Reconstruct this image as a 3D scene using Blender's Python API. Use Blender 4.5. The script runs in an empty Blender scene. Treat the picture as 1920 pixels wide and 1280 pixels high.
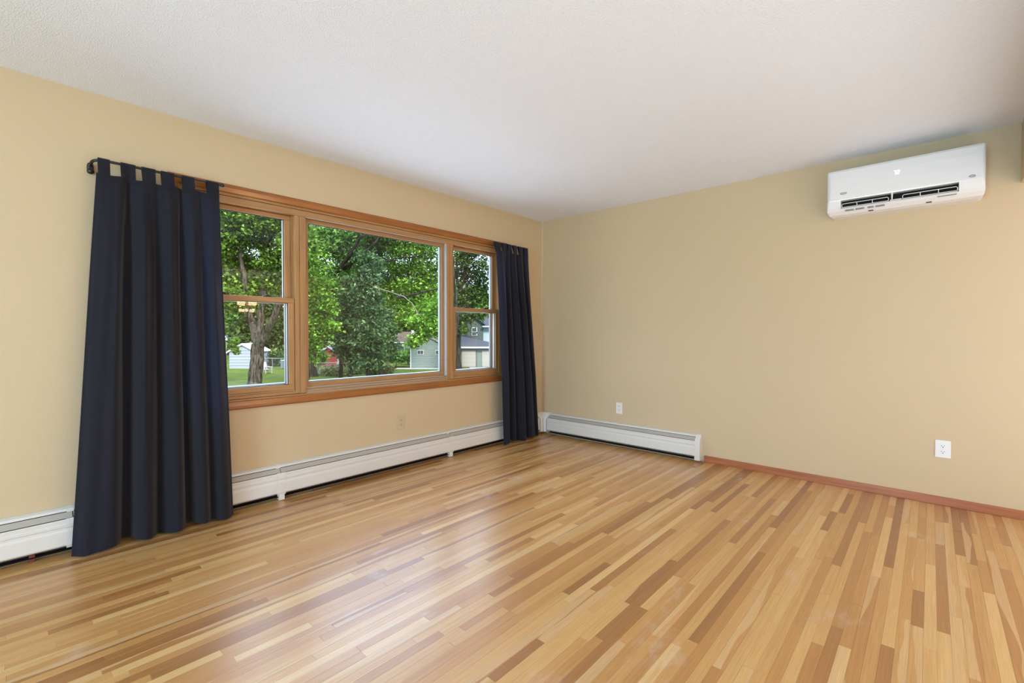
import bpy, bmesh, math, random
import numpy as np
from mathutils import Vector, Matrix
PI = math.pi
R = math.radians
random.seed(7)
SC = bpy.context.scene
COL = SC.collection

# ------------------------------------------------------------------ camera
CAM = Vector((-4.21988, -3.35811, 1.14702))
FPX, YAW, PIT, ROL = 866.52, 0.7369265, -0.0172124, 0.00089248
Fv = Vector((math.cos(YAW)*math.cos(PIT), math.sin(YAW)*math.cos(PIT), math.sin(PIT)))
R0 = Vector((math.sin(YAW), -math.cos(YAW), 0)); U0 = R0.cross(Fv)
Rv = R0*math.cos(ROL) + U0*math.sin(ROL); Uv = U0*math.cos(ROL) - R0*math.sin(ROL)
cd = bpy.data.cameras.new('camera'); cam = bpy.data.objects.new('camera', cd); COL.objects.link(cam)
M = Matrix((Rv, Uv, -Fv)).transposed().to_4x4(); M.translation = CAM
cam.matrix_world = M
cd.sensor_fit = 'HORIZONTAL'; cd.sensor_width = 36; cd.lens = FPX/1920*36
cd.clip_start = .05; cd.clip_end = 400
SC.camera = cam

def at(px, py, D):
    """point outdoors that lies at depth D (metres) in the surveyed direction"""
    return CAM + (Fv + Rv*((px-960)/FPX) - Uv*((py-640)/FPX))*D
def depth_px(P):
    d = Vector(P)-CAM; z = d.dot(Fv)
    return z, (960+FPX*d.dot(Rv)/z if z > .01 else None), (640-FPX*d.dot(Uv)/z if z > .01 else None)

# ------------------------------------------------------------------ world, sun, lights, exposure
SC.view_settings.view_transform = 'Standard'; SC.view_settings.look = 'None'
SC.view_settings.gamma = 1; SC.view_settings.use_curve_mapping = False
SC.view_settings.exposure = 0.0
SKY = 2.75
w = bpy.data.worlds.new('overcast_sky'); SC.world = w; w.use_nodes = True
nt = w.node_tree; nt.nodes.clear()
tc = nt.nodes.new('ShaderNodeTexCoord'); sx = nt.nodes.new('ShaderNodeSeparateXYZ')
mx = nt.nodes.new('ShaderNodeMath'); mx.operation = 'MAXIMUM'; mx.inputs[1].default_value = 0
ml = nt.nodes.new('ShaderNodeMath'); ml.operation = 'MULTIPLY_ADD'; ml.inputs[1].default_value = 2.0; ml.inputs[2].default_value = 1.0
st = nt.nodes.new('ShaderNodeMath'); st.operation = 'MULTIPLY'; st.inputs[1].default_value = SKY
nz = nt.nodes.new('ShaderNodeTexNoise'); nz.inputs['Scale'].default_value = 3.0; nz.inputs['Detail'].default_value = 5
cr = nt.nodes.new('ShaderNodeValToRGB')
cr.color_ramp.elements[0].position = .35; cr.color_ramp.elements[0].color = (.53, .73, 1.12, 1)
cr.color_ramp.elements[1].position = .62; cr.color_ramp.elements[1].color = (.82, .93, 1.10, 1)
bg = nt.nodes.new('ShaderNodeBackground'); wo = nt.nodes.new('ShaderNodeOutputWorld')
L = nt.links.new
L(tc.outputs['Generated'], sx.inputs[0]); L(sx.outputs['Z'], mx.inputs[0]); L(mx.outputs[0], ml.inputs[0]); L(ml.outputs[0], st.inputs[0])
L(tc.outputs['Generated'], nz.inputs['Vector']); L(nz.outputs['Fac'], cr.inputs[0]); L(cr.outputs[0], bg.inputs['Color'])
L(st.outputs[0], bg.inputs['Strength']); L(bg.outputs[0], wo.inputs[0])

def light(name, kind, loc, rot, energy, color, **kw):
    d = bpy.data.lights.new(name, kind); d.energy = energy; d.color = color
    for k, v in kw.items(): setattr(d, k, v)
    o = bpy.data.objects.new(name, d); COL.objects.link(o); o.location = loc; o.rotation_euler = rot
    return o
# hazy sun high behind the house
light('hazy_sun', 'SUN', (0, 0, 20), (R(50), 0, R(-14)), 8.0, (1, .95, .86), angle=R(12))
# added fill lamps in the unseen west and rear openings, behind the camera
light('west_fill_light', 'AREA', (-7.36, -2.75, 1.35), (0, R(-90), 0), 175, (.46, .75, 1.0), shape='RECTANGLE', size=1.5, size_y=1.6)
light('rear_fill_light', 'AREA', (-4.6, -8.92, 1.15), (R(90), 0, 0), 42, (1.0, .62, .27), shape='RECTANGLE', size=3.2, size_y=1.9)
# added upward lamps standing in for light bounced off the back room
light('ceiling_fill_light', 'AREA', (-5.3, -6.0, .45), Vector((.55, .30, .78)).to_track_quat('-Z', 'Y').to_euler(), 50, (.62, .82, 1.0), shape='RECTANGLE', size=3.2, size_y=3.4)
light('low_fill_light', 'AREA', (-3.6, -6.4, .04), (R(180), 0, 0), 195, (.68, .84, 1.0), shape='RECTANGLE', size=6.4, size_y=4.4)
# daylight through the picture window: a portal only guides the sky sampling
po = light('picture_window_portal', 'AREA', (-2.08, .16, 1.375), (R(-90), 0, 0), 1, (1, 1, 1), shape='RECTANGLE', size=2.84, size_y=1.36)
po.data.cycles.is_portal = True

# ------------------------------------------------------------------ helpers
def tag(o, label=None, cat=None, group=None, kind=None):
    if label: o['label'] = label
    if cat: o['category'] = cat
    if group: o['group'] = group
    if kind: o['kind'] = kind
    return o
def empty(name, loc=(0, 0, 0), rz=0, label=None, cat=None, group=None, kind=None, parent=None):
    o = bpy.data.objects.new(name, None); COL.objects.link(o); o.location = loc; o.rotation_euler = (0, 0, rz)
    o.empty_display_size = .1
    if parent: o.parent = parent
    return tag(o, label, cat, group, kind)

class MB:
    """collects shapes, then becomes one mesh object"""
    def __init__(s): s.v = []; s.f = []; s.sm = []
    def add(s, vs, fs, smooth=False):
        n = len(s.v); s.v += [tuple(p) for p in vs]; s.f += [tuple(i+n for i in f) for f in fs]; s.sm += [smooth]*len(fs); return s
    def box(s, x0, x1, y0, y1, z0, z1, b=0):
        if x1 < x0: x0, x1 = x1, x0
        if y1 < y0: y0, y1 = y1, y0
        if z1 < z0: z0, z1 = z1, z0
        if b <= 0:
            vs = [(x0,y0,z0),(x1,y0,z0),(x1,y1,z0),(x0,y1,z0),(x0,y0,z1),(x1,y0,z1),(x1,y1,z1),(x0,y1,z1)]
            return s.add(vs, [(0,3,2,1),(4,5,6,7),(0,1,5,4),(1,2,6,5),(2,3,7,6),(3,0,4,7)])
        b = min(b, (x1-x0)/2.01, (y1-y0)/2.01, (z1-z0)/2.01)
        bm = bmesh.new(); bmesh.ops.create_cube(bm, size=1)
        for v in bm.verts: v.co = Vector(((x0+x1)/2+v.co.x*(x1-x0), (y0+y1)/2+v.co.y*(y1-y0), (z0+z1)/2+v.co.z*(z1-z0)))
        bmesh.ops.bevel(bm, geom=bm.edges[:], offset=b, segments=2, affect='EDGES', profile=.5)
        bm.verts.index_update()
        s.add([v.co[:] for v in bm.verts], [[v.index for v in f.verts] for f in bm.faces]); bm.free(); return s
    def prism(s, prof, a0, a1, fn, smooth=False, cap=True):
        """profile (list of 2D points) swept from a0 to a1; fn(p, q, a) -> 3D"""
        n = len(prof); vs = [fn(p, q, a0) for p, q in prof]+[fn(p, q, a1) for p, q in prof]
        fs = [(i, (i+1) % n, n+(i+1) % n, n+i) for i in range(n)]
        s.add(vs, fs, smooth)
        if cap: s.add(vs, [tuple(range(n-1, -1, -1)), tuple(range(n, 2*n))])
        return s
    def tube(s, pts, rad, seg=10, smooth=True, cap=True):
        pts = [Vector(p) for p in pts]; n = len(pts)
        rad = rad if hasattr(rad, '__len__') else [rad]*n
        vs = []; prev = None
        for i, p in enumerate(pts):
            t = (pts[min(i+1, n-1)]-pts[max(i-1, 0)]).normalized()
            if prev is None:
                a = Vector((0, 0, 1)) if abs(t.z) < .9 else Vector((1, 0, 0))
                u = t.cross(a).normalized()
            else: u = (prev-t*prev.dot(t)).normalized()
            prev = u; v = t.cross(u)
            for k in range(seg):
                a = 2*PI*k/seg; vs.append(p+(u*math.cos(a)+v*math.sin(a))*rad[i])
        fs = [(i*seg+k, i*seg+(k+1) % seg, (i+1)*seg+(k+1) % seg, (i+1)*seg+k) for i in range(n-1) for k in range(seg)]
        s.add(vs, fs, smooth)
        if cap: s.add(vs[:seg], [tuple(range(seg-1, -1, -1))]); s.add(vs[-seg:], [tuple(range(seg))])
        return s
    def lathe(s, prof, loc=(0, 0, 0), seg=16, axis='Z', smooth=True):
        vs = []
        for r, h in prof:
            for k in range(seg):
                a = 2*PI*k/seg; c, d = r*math.cos(a), r*math.sin(a)
                p = (c, d, h) if axis == 'Z' else ((c, h, d) if axis == 'Y' else (h, c, d))
                vs.append((p[0]+loc[0], p[1]+loc[1], p[2]+loc[2]))
        fs = [(i*seg+k, i*seg+(k+1) % seg, (i+1)*seg+(k+1) % seg, (i+1)*seg+k) for i in range(len(prof)-1) for k in range(seg)]
        return s.add(vs, fs, smooth)
    def ball(s, c, r, seg=12):
        n = seg//2
        return s.lathe([(max(1e-5, r*math.sin(PI*i/n)), -r*math.cos(PI*i/n)) for i in range(n+1)], c, seg)
    def build(s, name, mat, parent=None, **kw):
        me = bpy.data.meshes.new(name); me.from_pydata(s.v, [], s.f); me.materials.append(mat)
        me.polygons.foreach_set('use_smooth', s.sm)
        bm = bmesh.new(); bm.from_mesh(me); bmesh.ops.recalc_face_normals(bm, faces=bm.faces[:]); bm.to_mesh(me); bm.free()
        o = bpy.data.objects.new(name, me); COL.objects.link(o)
        if parent: o.parent = parent
        return tag(o, **kw)
    def at_rel(s, origin):
        ox, oy, oz = origin; s.v = [(x-ox, y-oy, z-oz) for x, y, z in s.v]; return s

# ------------------------------------------------------------------ materials
def nmat(name):
    m = bpy.data.materials.new(name); m.use_nodes = True; t = m.node_tree
    return m, t, t.nodes['Principled BSDF'], t.nodes['Material Output']
def simple(name, col, rough=.5, spec=.5, metal=0, bump=0, bscale=200, emit=None, es=0, var=0, vscale=3):
    m, t, b, o = nmat(name); N = t.nodes.new; K = t.links.new
    b.inputs['Base Color'].default_value = (*col, 1); b.inputs['Roughness'].default_value = rough
    b.inputs['Specular IOR Level'].default_value = spec; b.inputs['Metallic'].default_value = metal
    tcn = N('ShaderNodeTexCoord')
    if var:
        n = N('ShaderNodeTexNoise'); n.inputs['Scale'].default_value = vscale; n.inputs['Detail'].default_value = 4
        mixn = N('ShaderNodeMix'); mixn.data_type = 'RGBA'
        mixn.inputs['A'].default_value = (*[c*(1-var) for c in col], 1); mixn.inputs['B'].default_value = (*[min(1, c*(1+var)) for c in col], 1)
        K(tcn.outputs['Object'], n.inputs['Vector']); K(n.outputs['Fac'], mixn.inputs['Factor']); K(mixn.outputs['Result'], b.inputs['Base Color'])
    if bump:
        n = N('ShaderNodeTexNoise'); n.inputs['Scale'].default_value = bscale; n.inputs['Detail'].default_value = 3
        bp = N('ShaderNodeBump'); bp.inputs['Strength'].default_value = bump; bp.inputs['Distance'].default_value = .002
        K(tcn.outputs['Object'], n.inputs['Vector']); K(n.outputs['Fac'], bp.inputs['Height']); K(bp.outputs[0], b.inputs['Normal'])
    if emit:
        b.inputs['Emission Color'].default_value = (*emit, 1); b.inputs['Emission Strength'].default_value = es
    return m

WALL = simple('tan_wall_paint', (.60, .458, .282), .62, .35, bump=.25, bscale=160, var=.025, vscale=1.2)
CEIL = simple('stippled_ceiling', (.87, .89, .93), .9, .1, bump=1.0, bscale=170, var=.03, vscale=90)
CEIL.node_tree.nodes['Bump'].inputs['Distance'].default_value = .0035
WHITE = simple('white_enamel', (.80, .78, .76), .35, .5, var=.02)
ENAM = simple('heater_enamel', (.71, .665, .61), .38, .45, var=.03, vscale=5)
GREYM = simple('heater_damper_grey', (.43, .39, .33), .5, .4, var=.04)
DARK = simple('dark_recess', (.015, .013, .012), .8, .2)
BLACK = simple('black_iron', (.012, .011, .011), .35, .5, bump=.1, bscale=300)
IVORY = simple('ivory_plastic', (.78, .75, .68), .35, .5)
TANP = simple('painted_over_plate', (.57, .44, .28), .5, .4)
SLOT = simple('slot_dark', (.03, .025, .02), .7, .2)
COPPER = simple('old_copper', (.30, .10, .06), .5, .5, metal=.6)
ACW = simple('ac_white_plastic', (.80, .77, .745), .16, .5)
ACG = simple('ac_grey_print', (.25, .245, .23), .5, .4)
BRASS = simple('polished_brass', (.80, .50, .18), .2, .5, metal=1)
BULB = simple('lit_glass_shade', (1, .9, .75), .3, .3, emit=(1, .74, .45), es=20)
CRYS = simple('crystal_drop', (.9, .85, .75), .08, 1.0)
DISP = simple('lit_display', (.9, .9, 1), .3, .3, emit=(.82, .78, 1), es=1.1)

def wood_mat(name, c0, c1, axis, rough=.35, spec=.5):
    m, t, b, o = nmat(name); N = t.nodes.new; K = t.links.new
    tcn = N('ShaderNodeTexCoord'); mp = N('ShaderNodeMapping')
    s = [55, 55, 55]; s['XYZ'.index(axis)] = 2.2; mp.inputs['Scale'].default_value = s
    n = N('ShaderNodeTexNoise'); n.inputs['Scale'].default_value = 1; n.inputs['Detail'].default_value = 5; n.inputs['Distortion'].default_value = .4
    r = N('ShaderNodeValToRGB'); r.color_ramp.elements[0].position = .3; r.color_ramp.elements[0].color = (*c0, 1)
    r.color_ramp.elements[1].position = .7; r.color_ramp.elements[1].color = (*c1, 1)
    K(tcn.outputs['Object'], mp.inputs[0]); K(mp.outputs[0], n.inputs['Vector']); K(n.outputs['Fac'], r.inputs[0]); K(r.outputs[0], b.inputs['Base Color'])
    bp = N('ShaderNodeBump'); bp.inputs['Strength'].default_value = .12; bp.inputs['Distance'].default_value = .001
    K(n.outputs['Fac'], bp.inputs['Height']); K(bp.outputs[0], b.inputs['Normal'])
    b.inputs['Roughness'].default_value = rough; b.inputs['Specular IOR Level'].default_value = spec
    return m
CASX = wood_mat('orange_oak_casing_x', (.25, .078, .016), (.39, .135, .030), 'X', .22)
CASZ = wood_mat('orange_oak_casing_z', (.25, .078, .016), (.39, .135, .030), 'Z', .28)
CASY = wood_mat('orange_oak_base_y', (.30, .095, .035), (.46, .16, .065), 'Y', .32)
FRX = wood_mat('light_oak_frame_x', (.33, .162, .058), (.455, .242, .095), 'X', .32)
FRZ = wood_mat('light_oak_frame_z', (.33, .162, .058), (.455, .242, .095), 'Z', .32)

def floor_mat():
    m, t, b, o = nmat('oak_strip_floor'); N = t.nodes.new; K = t.links.new
    at_ = N('ShaderNodeAttribute'); at_.attribute_name = 'tone'; sp = N('ShaderNodeSeparateColor'); K(at_.outputs['Color'], sp.inputs[0])
    uv = N('ShaderNodeUVMap'); uv.uv_map = 'UVMap'; su = N('ShaderNodeSeparateXYZ'); K(uv.outputs[0], su.inputs[0])
    def math_(op, a, b_=None, c=None):
        n = N('ShaderNodeMath'); n.operation = op
        for i, q in enumerate((a, b_, c)):
            if q is None: continue
            if isinstance(q, (int, float)): n.inputs[i].default_value = q
            else: K(q, n.inputs[i])
        return n.outputs[0]
    seed = math_('MULTIPLY', sp.outputs[1], 97.0)
    def vec(x, y, z):
        n = N('ShaderNodeCombineXYZ')
        for i, q in enumerate((x, y, z)):
            if isinstance(q, (int, float)): n.inputs[i].default_value = q
            else: K(q, n.inputs[i])
        return n.outputs[0]
    def noise(v, sc, det=4, dist=0):
        n = N('ShaderNodeTexNoise'); n.inputs['Scale'].default_value = sc; n.inputs['Detail'].default_value = det; n.inputs['Distortion'].default_value = dist
        K(v, n.inputs['Vector']); return n.outputs['Fac']
    def ramp(f, els, interp='LINEAR'):
        n = N('ShaderNodeValToRGB'); n.color_ramp.interpolation = interp
        while len(n.color_ramp.elements) < len(els): n.color_ramp.elements.new(.5)
        for e, (p, c) in zip(n.color_ramp.elements, els): e.position = p; e.color = (*c, 1) if len(c) == 3 else c
        K(f, n.inputs[0]); return n.outputs[0]
    def mix(f, a, b_, bt='MIX'):
        n = N('ShaderNodeMix'); n.data_type = 'RGBA'; n.blend_type = bt
        if isinstance(f, (int, float)): n.inputs['Factor'].default_value = f
        else: K(f, n.inputs['Factor'])
        for nm, q in (('A', a), ('B', b_)):
            if isinstance(q, tuple): n.inputs[nm].default_value = (*q, 1)
            else: K(q, n.inputs[nm])
        return n.outputs['Result']
    u, v = su.outputs[0], su.outputs[1]     # u along the board in metres, v 0..1 across it
    heart = ramp(sp.outputs[0], [(0, (.35, .150, .042)), (.35, (.50, .235, .070)), (.62, (.60, .315, .103)), (.85, (.67, .39, .143)), (1, (.74, .47, .195))])
    # pale sapwood that wanders into some boards
    edge = noise(vec(math_('MULTIPLY', u, 1.6), 0, seed), 1, 2)
    side = math_('ADD', math_('MULTIPLY', math_('SUBTRACT', edge, .5), 2.4), math_('MULTIPLY_ADD', sp.outputs[2], 2.2, -1.25))
    sap = math_('GREATER_THAN', side, math_('SUBTRACT', v, 0))
    sapc = math_('MULTIPLY', sap, .75)
    c = mix(sapc, heart, (.70, .46, .225))
    # long grain streaks
    g = noise(vec(math_('MULTIPLY', u, 3.5), math_('MULTIPLY', v, 9.0), seed), 1, 6, .6)
    gr = ramp(g, [(.3, (.80, .76, .72)), (.55, (1, 1, 1)), (.8, (1.0, 1.0, 1.0))])
    c = mix(.55, c, gr, 'MULTIPLY')
    fg = noise(vec(math_('MULTIPLY', u, 8), math_('MULTIPLY', v, 30), seed), 1, 4)
    c = mix(.5, c, ramp(fg, [(.35, (.72, .66, .6)), (.6, (1, 1, 1))]), 'MULTIPLY')
    # cathedral rings on some boards
    wv = N('ShaderNodeTexWave'); wv.wave_type = 'RINGS'; wv.inputs['Scale'].default_value = 1.4; wv.inputs['Distortion'].default_value = 3.5; wv.inputs['Detail'].default_value = 2
    K(vec(math_('MULTIPLY', u, .9), math_('MULTIPLY_ADD', v, 1.7, -.8), seed), wv.inputs['Vector'])
    c = mix(.16, c, ramp(wv.outputs['Fac'], [(0, (.6, .5, .42)), (.4, (1, 1, 1))]), 'MULTIPLY')
    # knots and dark mineral streaks
    kn = N('ShaderNodeTexVoronoi'); kn.inputs['Scale'].default_value = 1; kn.feature = 'F1'
    K(vec(math_('MULTIPLY', u, 2.2), math_('MULTIPLY', v, .9), seed), kn.inputs['Vector'])
    kf = math_('MULTIPLY', ramp(kn.outputs['Distance'], [(0, (.8, .8, .8)), (.02, (.4, .4, .4)), (.04, (0, 0, 0))]), math_('GREATER_THAN', sp.outputs[1], .72))
    c = mix(kf, c, (.17, .07, .03))
    # milky scuffs in the old varnish (they cross the boards)
    geo = N('ShaderNodeNewGeometry'); mp = N('ShaderNodeMapping'); mp.inputs['Scale'].default_value = (1.1, 1.6, 1)
    K(geo.outputs['Position'], mp.inputs[0])
    s1 = noise(mp.outputs[0], 1.6, 5, .3); mp2 = N('ShaderNodeMapping'); mp2.inputs['Scale'].default_value = (6, 14, 1); K(geo.outputs['Position'], mp2.inputs[0])
    s2 = noise(mp2.outputs[0], 1.5, 4)
    sm = math_('MULTIPLY', ramp(s1, [(.60, (0, 0, 0)), (.72, (1, 1, 1))]), ramp(s2, [(.45, (0, 0, 0)), (.7, (1, 1, 1))]))
    c = mix(math_('MULTIPLY', sm, .5), c, (.70, .62, .56))
    K(c, b.inputs['Base Color'])
    rr = noise(mp.outputs[0], 4, 4)
    K(math_('MULTIPLY_ADD', rr, .14, .27), b.inputs['Roughness'])
    b.inputs['Specular IOR Level'].default_value = .72
    b.inputs['Coat Weight'].default_value = .35; b.inputs['Coat Roughness'].default_value = .25
    bp = N('ShaderNodeBump'); bp.inputs['Strength'].default_value = .18; bp.inputs['Distance'].default_value = .0008
    K(math_('ADD', fg, math_('MULTIPLY', rr, .5)), bp.inputs['Height']); K(bp.outputs[0], b.inputs['Normal'])
    return m
FLOOR = floor_mat()

def fabric_mat():
    m, t, b, o = nmat('navy_cotton'); N = t.nodes.new; K = t.links.new
    tcn = N('ShaderNodeTexCoord'); mp = N('ShaderNodeMapping'); mp.inputs['Scale'].default_value = (60, 60, 420)
    n = N('ShaderNodeTexNoise'); n.inputs['Scale'].default_value = 1; n.inputs['Detail'].default_value = 3
    r = N('ShaderNodeValToRGB'); r.color_ramp.elements[0].color = (.0075, .0068, .0118, 1); r.color_ramp.elements[1].color = (.016, .0145, .023, 1)
    K(tcn.outputs['Object'], mp.inputs[0]); K(mp.outputs[0], n.inputs['Vector']); K(n.outputs['Fac'], r.inputs[0]); K(r.outputs[0], b.inputs['Base Color'])
    b.inputs['Roughness'].default_value = .85; b.inputs['Specular IOR Level'].default_value = .25
    b.inputs['Sheen Weight'].default_value = .15; b.inputs['Sheen Roughness'].default_value = .5
    tr = N('ShaderNodeBsdfTranslucent'); tr.inputs['Color'].default_value = (.03, .055, .12, 1)
    ms = N('ShaderNodeMixShader'); ms.inputs[0].default_value = .12
    K(b.outputs[0], ms.inputs[1]); K(tr.outputs[0], ms.inputs[2]); K(ms.outputs[0], o.inputs['Surface'])
    bp = N('ShaderNodeBump'); bp.inputs['Strength'].default_value = .25; bp.inputs['Distance'].default_value = .001
    K(n.outputs['Fac'], bp.inputs['Height']); K(bp.outputs[0], b.inputs['Normal'])
    return m
FABRIC = fabric_mat()

def glass_mat():
    m = bpy.data.materials.new('window_glass'); m.use_nodes = True; t = m.node_tree; t.nodes.clear(); N = t.nodes.new; K = t.links.new
    o = N('ShaderNodeOutputMaterial'); tr = N('ShaderNodeBsdfTransparent'); tr.inputs[0].default_value = (.97, .985, .975, 1)
    gl = N('ShaderNodeBsdfGlossy'); gl.inputs['Roughness'].default_value = 0.0; gl.inputs['Color'].default_value = (1, 1, 1, 1)
    fr = N('ShaderNodeFresnel'); fr.inputs['IOR'].default_value = 1.5; ms = N('ShaderNodeMixShader')
    ge = N('ShaderNodeNewGeometry'); im = N('ShaderNodeMapRange'); im.inputs['To Min'].default_value = 1.32; im.inputs['To Max'].default_value = 1/1.32
    K(ge.outputs['Backfacing'], im.inputs['Value']); K(im.outputs[0], fr.inputs['IOR'])      # same reflectance on both faces of the pane
    K(fr.outputs[0], ms.inputs[0]); K(tr.outputs[0], ms.inputs[1]); K(gl.outputs[0], ms.inputs[2]); K(ms.outputs[0], o.inputs['Surface'])
    return m
GLASS = glass_mat()

# ------------------------------------------------------------------ room shell
H = 2.44; XW = -7.4; YR = -9.0
OX0, OX1, OZ0, OZ1 = -3.50, -.665, .703, 2.047       # picture-window opening
b = MB()
b.box(XW, OX0, 0, .18, -.25, H+.02); b.box(OX1, .18, 0, .18, -.25, H+.02)
b.box(OX0, OX1, 0, .18, -.25, OZ0); b.box(OX0, OX1, 0, .18, OZ1, H+.02)
b.build('wall_left', WALL, kind='structure')
MB().box(0, .18, YR-.15, 0, -.25, H+.02).build('wall_right', WALL, kind='structure')
b = MB(); PX0, PX1, PZ0, PZ1 = -6.2, -3.0, .2, 2.1
b.box(XW, PX0, YR-.15, YR, -.25, H+.02).box(PX1, 0, YR-.15, YR, -.25, H+.02).box(PX0, PX1, YR-.15, YR, -.25, PZ0).box(PX0, PX1, YR-.15, YR, PZ1, H+.02)
b.build('wall_rear', WALL, kind='structure')
b = MB(); b.box(XW-.15, XW, YR-.15, -3.6, -.25, H+.02).box(XW-.15, XW, -1.9, .18, -.25, H+.02).box(XW-.15, XW, -3.6, -1.9, -.25, .6).box(XW-.15, XW, -3.6, -1.9, 2.1, H+.02)
b.build('wall_west', WALL, kind='structure')
MB().box(XW-.15, .18, YR-.15, .18, H, H+.18).build('ceiling', CEIL, kind='structure')
ROOF = simple('roof_shingle', (.10, .09, .085), .9, .2)
MB().box(XW-.6, .7, YR-.6, .75, H+.20, H+.34).build('roof_slab', ROOF, kind='structure')
# dropped header above the way to the dining room
MB().box(XW, -.012, -3.93, -3.752, 2.074, H-.001, .004).build('wall_header', WALL, kind='structure')
# caulked corner strip
MB().box(-.006, 0.0005, -.006, .0005, .24, H-.002).build('trim_1', simple('corner_caulk', (.66, .55, .38), .6), kind='structure')

# floor: subfloor slab with every strip board on it
fl = MB().box(XW, 0, YR, 0, -.24, -.012).build('floor', simple('subfloor', (.05, .025, .012), .9), kind='structure')
rnd = random.Random(11)
PITCH = .0385
boards = []
nrow = int(-YR/PITCH)+1
for i in range(nrow):
    y1 = -i*PITCH-.0001; y0 = -(i+1)*PITCH+.0001
    x = XW - rnd.random()*1.2
    while x < -.004:
        ln = rnd.choice([.3, .4, .5, .65, .8, .95, 1.1, 1.3, 1.6])*rnd.uniform(.85, 1.15)
        xe = min(x+ln, -.003)
        if -.003-xe < .15: xe = -.003
        xs = max(x, XW)
        if xe-xs > .05: boards.append((xs+.0002, xe-.0002, y0, y1))
        x = xe
def board_area(bd):
    x0, x1, y0, y1 = bd; pts = []
    x0 = max(x0, -4.7)
    if x1 < x0+.02: return 0
    for x, y in ((x0, y0), (x1, y0), (x1, y1), (x0, y1)):
        z, px, py = depth_px((x, y, 0))
        if z < .6: return 0
        pts.append((min(max(px, -20), 1940), min(max(py, 0), 1300)))
    return abs(sum(pts[k][0]*pts[(k+1) % 4][1]-pts[(k+1) % 4][0]*pts[k][1] for k in range(4)))/2
order = sorted(range(len(boards)), key=lambda k: -board_area(boards[k]))
singles = set(order[:298])
def board_mesh(name, lst):
    V = []; Fc = []; UV = []; TN = []
    for (x0, x1, y0, y1), (dz, tone, seed, sap, flip) in lst:
        n = len(V); c = .0004; zt = dz; zb = -.0125
        V += [(x0+c, y0+c, zt), (x1-c, y0+c, zt), (x1-c, y1-c, zt), (x0+c, y1-c, zt),
              (x0, y0, zt-c), (x1, y0, zt-c), (x1, y1, zt-c), (x0, y1, zt-c),
              (x0, y0, zb), (x1, y0, zb), (x1, y1, zb), (x0, y1, zb)]
        fs = [(0,1,2,3),(4,5,1,0),(5,6,2,1),(6,7,3,2),(7,4,0,3),(8,9,5,4),(9,10,6,5),(10,11,7,6),(11,8,4,7)]
        Fc += [tuple(n+q for q in f) for f in fs]
        for f in fs:
            for q in f:
                X, Y, _ = V[n+q]; v = (Y-y0)/(y1-y0); v = 1-v if flip else v
                UV.append((X-x0+seed*9, v)); TN.append((tone, seed, sap, 1))
    me = bpy.data.meshes.new(name); me.from_pydata(V, [], Fc); me.materials.append(FLOOR)
    uvl = me.uv_layers.new(name='UVMap'); uvl.data.foreach_set('uv', np.array(UV, dtype=np.float32).ravel())
    ca = me.color_attributes.new('tone', 'FLOAT_COLOR', 'CORNER'); ca.data.foreach_set('color', np.array(TN, dtype=np.float32).ravel())
    o = bpy.data.objects.new(name, me); COL.objects.link(o); o.parent = fl
    return o
rest = []
for k, bd in enumerate(boards):
    tone = min(1, max(0, rnd.gauss(.63, .22)))
    if rnd.random() < .10: tone = rnd.uniform(.0, .15)
    pr = (rnd.uniform(-.00025, .00025), tone, rnd.random(), rnd.random() if rnd.random() < .45 else 0., rnd.random() < .5)
    if k in singles: board_mesh('floor_board', [(bd, pr)])
    else: rest.append((bd, pr))
o = board_mesh('far_floor_boards', rest); o['kind'] = 'stuff'

# baseboard on the right wall
MB().box(-.014, 0, -3.93, -1.862, 0, .057, .003).build('baseboard_right', CASY, kind='structure')

# ------------------------------------------------------------------ window: casing and three units
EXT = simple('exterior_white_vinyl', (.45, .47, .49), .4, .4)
GASK = simple('black_gasket', (.02, .022, .025), .5, .4)
tr = empty('trim_2', (0, 0, 0), kind='structure')
cz0, cz1, cx0, cx1, cw = OZ0, OZ1, OX0, OX1, .054
def casing_prof(w):      # (offset from the opening outwards, depth)
    return [(0, 0), (0, -.012), (.004, -.016), (.030, -.020), (.046, -.020), (w, -.014), (w, 0)]
pr = casing_prof(cw)
b = MB(); b.prism(pr, cx0-cw, cx1+cw, lambda p, q, a: (a, q, cz1+p)); b.build('head_casing', CASX, tr)
b = MB(); b.prism(pr, cx0-cw, cx1+cw, lambda p, q, a: (a, q, cz0-p)); b.build('apron_casing', CASX, tr)
for sgn, xx in ((-1, cx0), (1, cx1)):
    b = MB(); b.prism(pr, cz0, cz1, lambda p, q, a: (xx+sgn*p, q, a)); b.build('side_casing', CASZ, tr)
# jamb liner all round the opening (the pale strip inside the casing)
b = MB(); lt = .016
b.box(cx0, cx1, -.004, .12, cz1-lt, cz1); b.build('head_jamb', FRX, tr)
b = MB(); b.box(cx0, cx1, -.004, .12, cz0, cz0+.010); b.build('sill_jamb', FRX, tr)
for xx in (cx0, cx1-lt): MB().box(xx, xx+lt, -.004, .12, cz0+.01, cz1-lt).build('side_jamb', FRZ, tr)
ZT = 1.987; ZM = 2.031
U1 = (-3.446, -2.818); U2 = (-2.742, -1.425); U3 = (-1.348, -.722)
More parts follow.
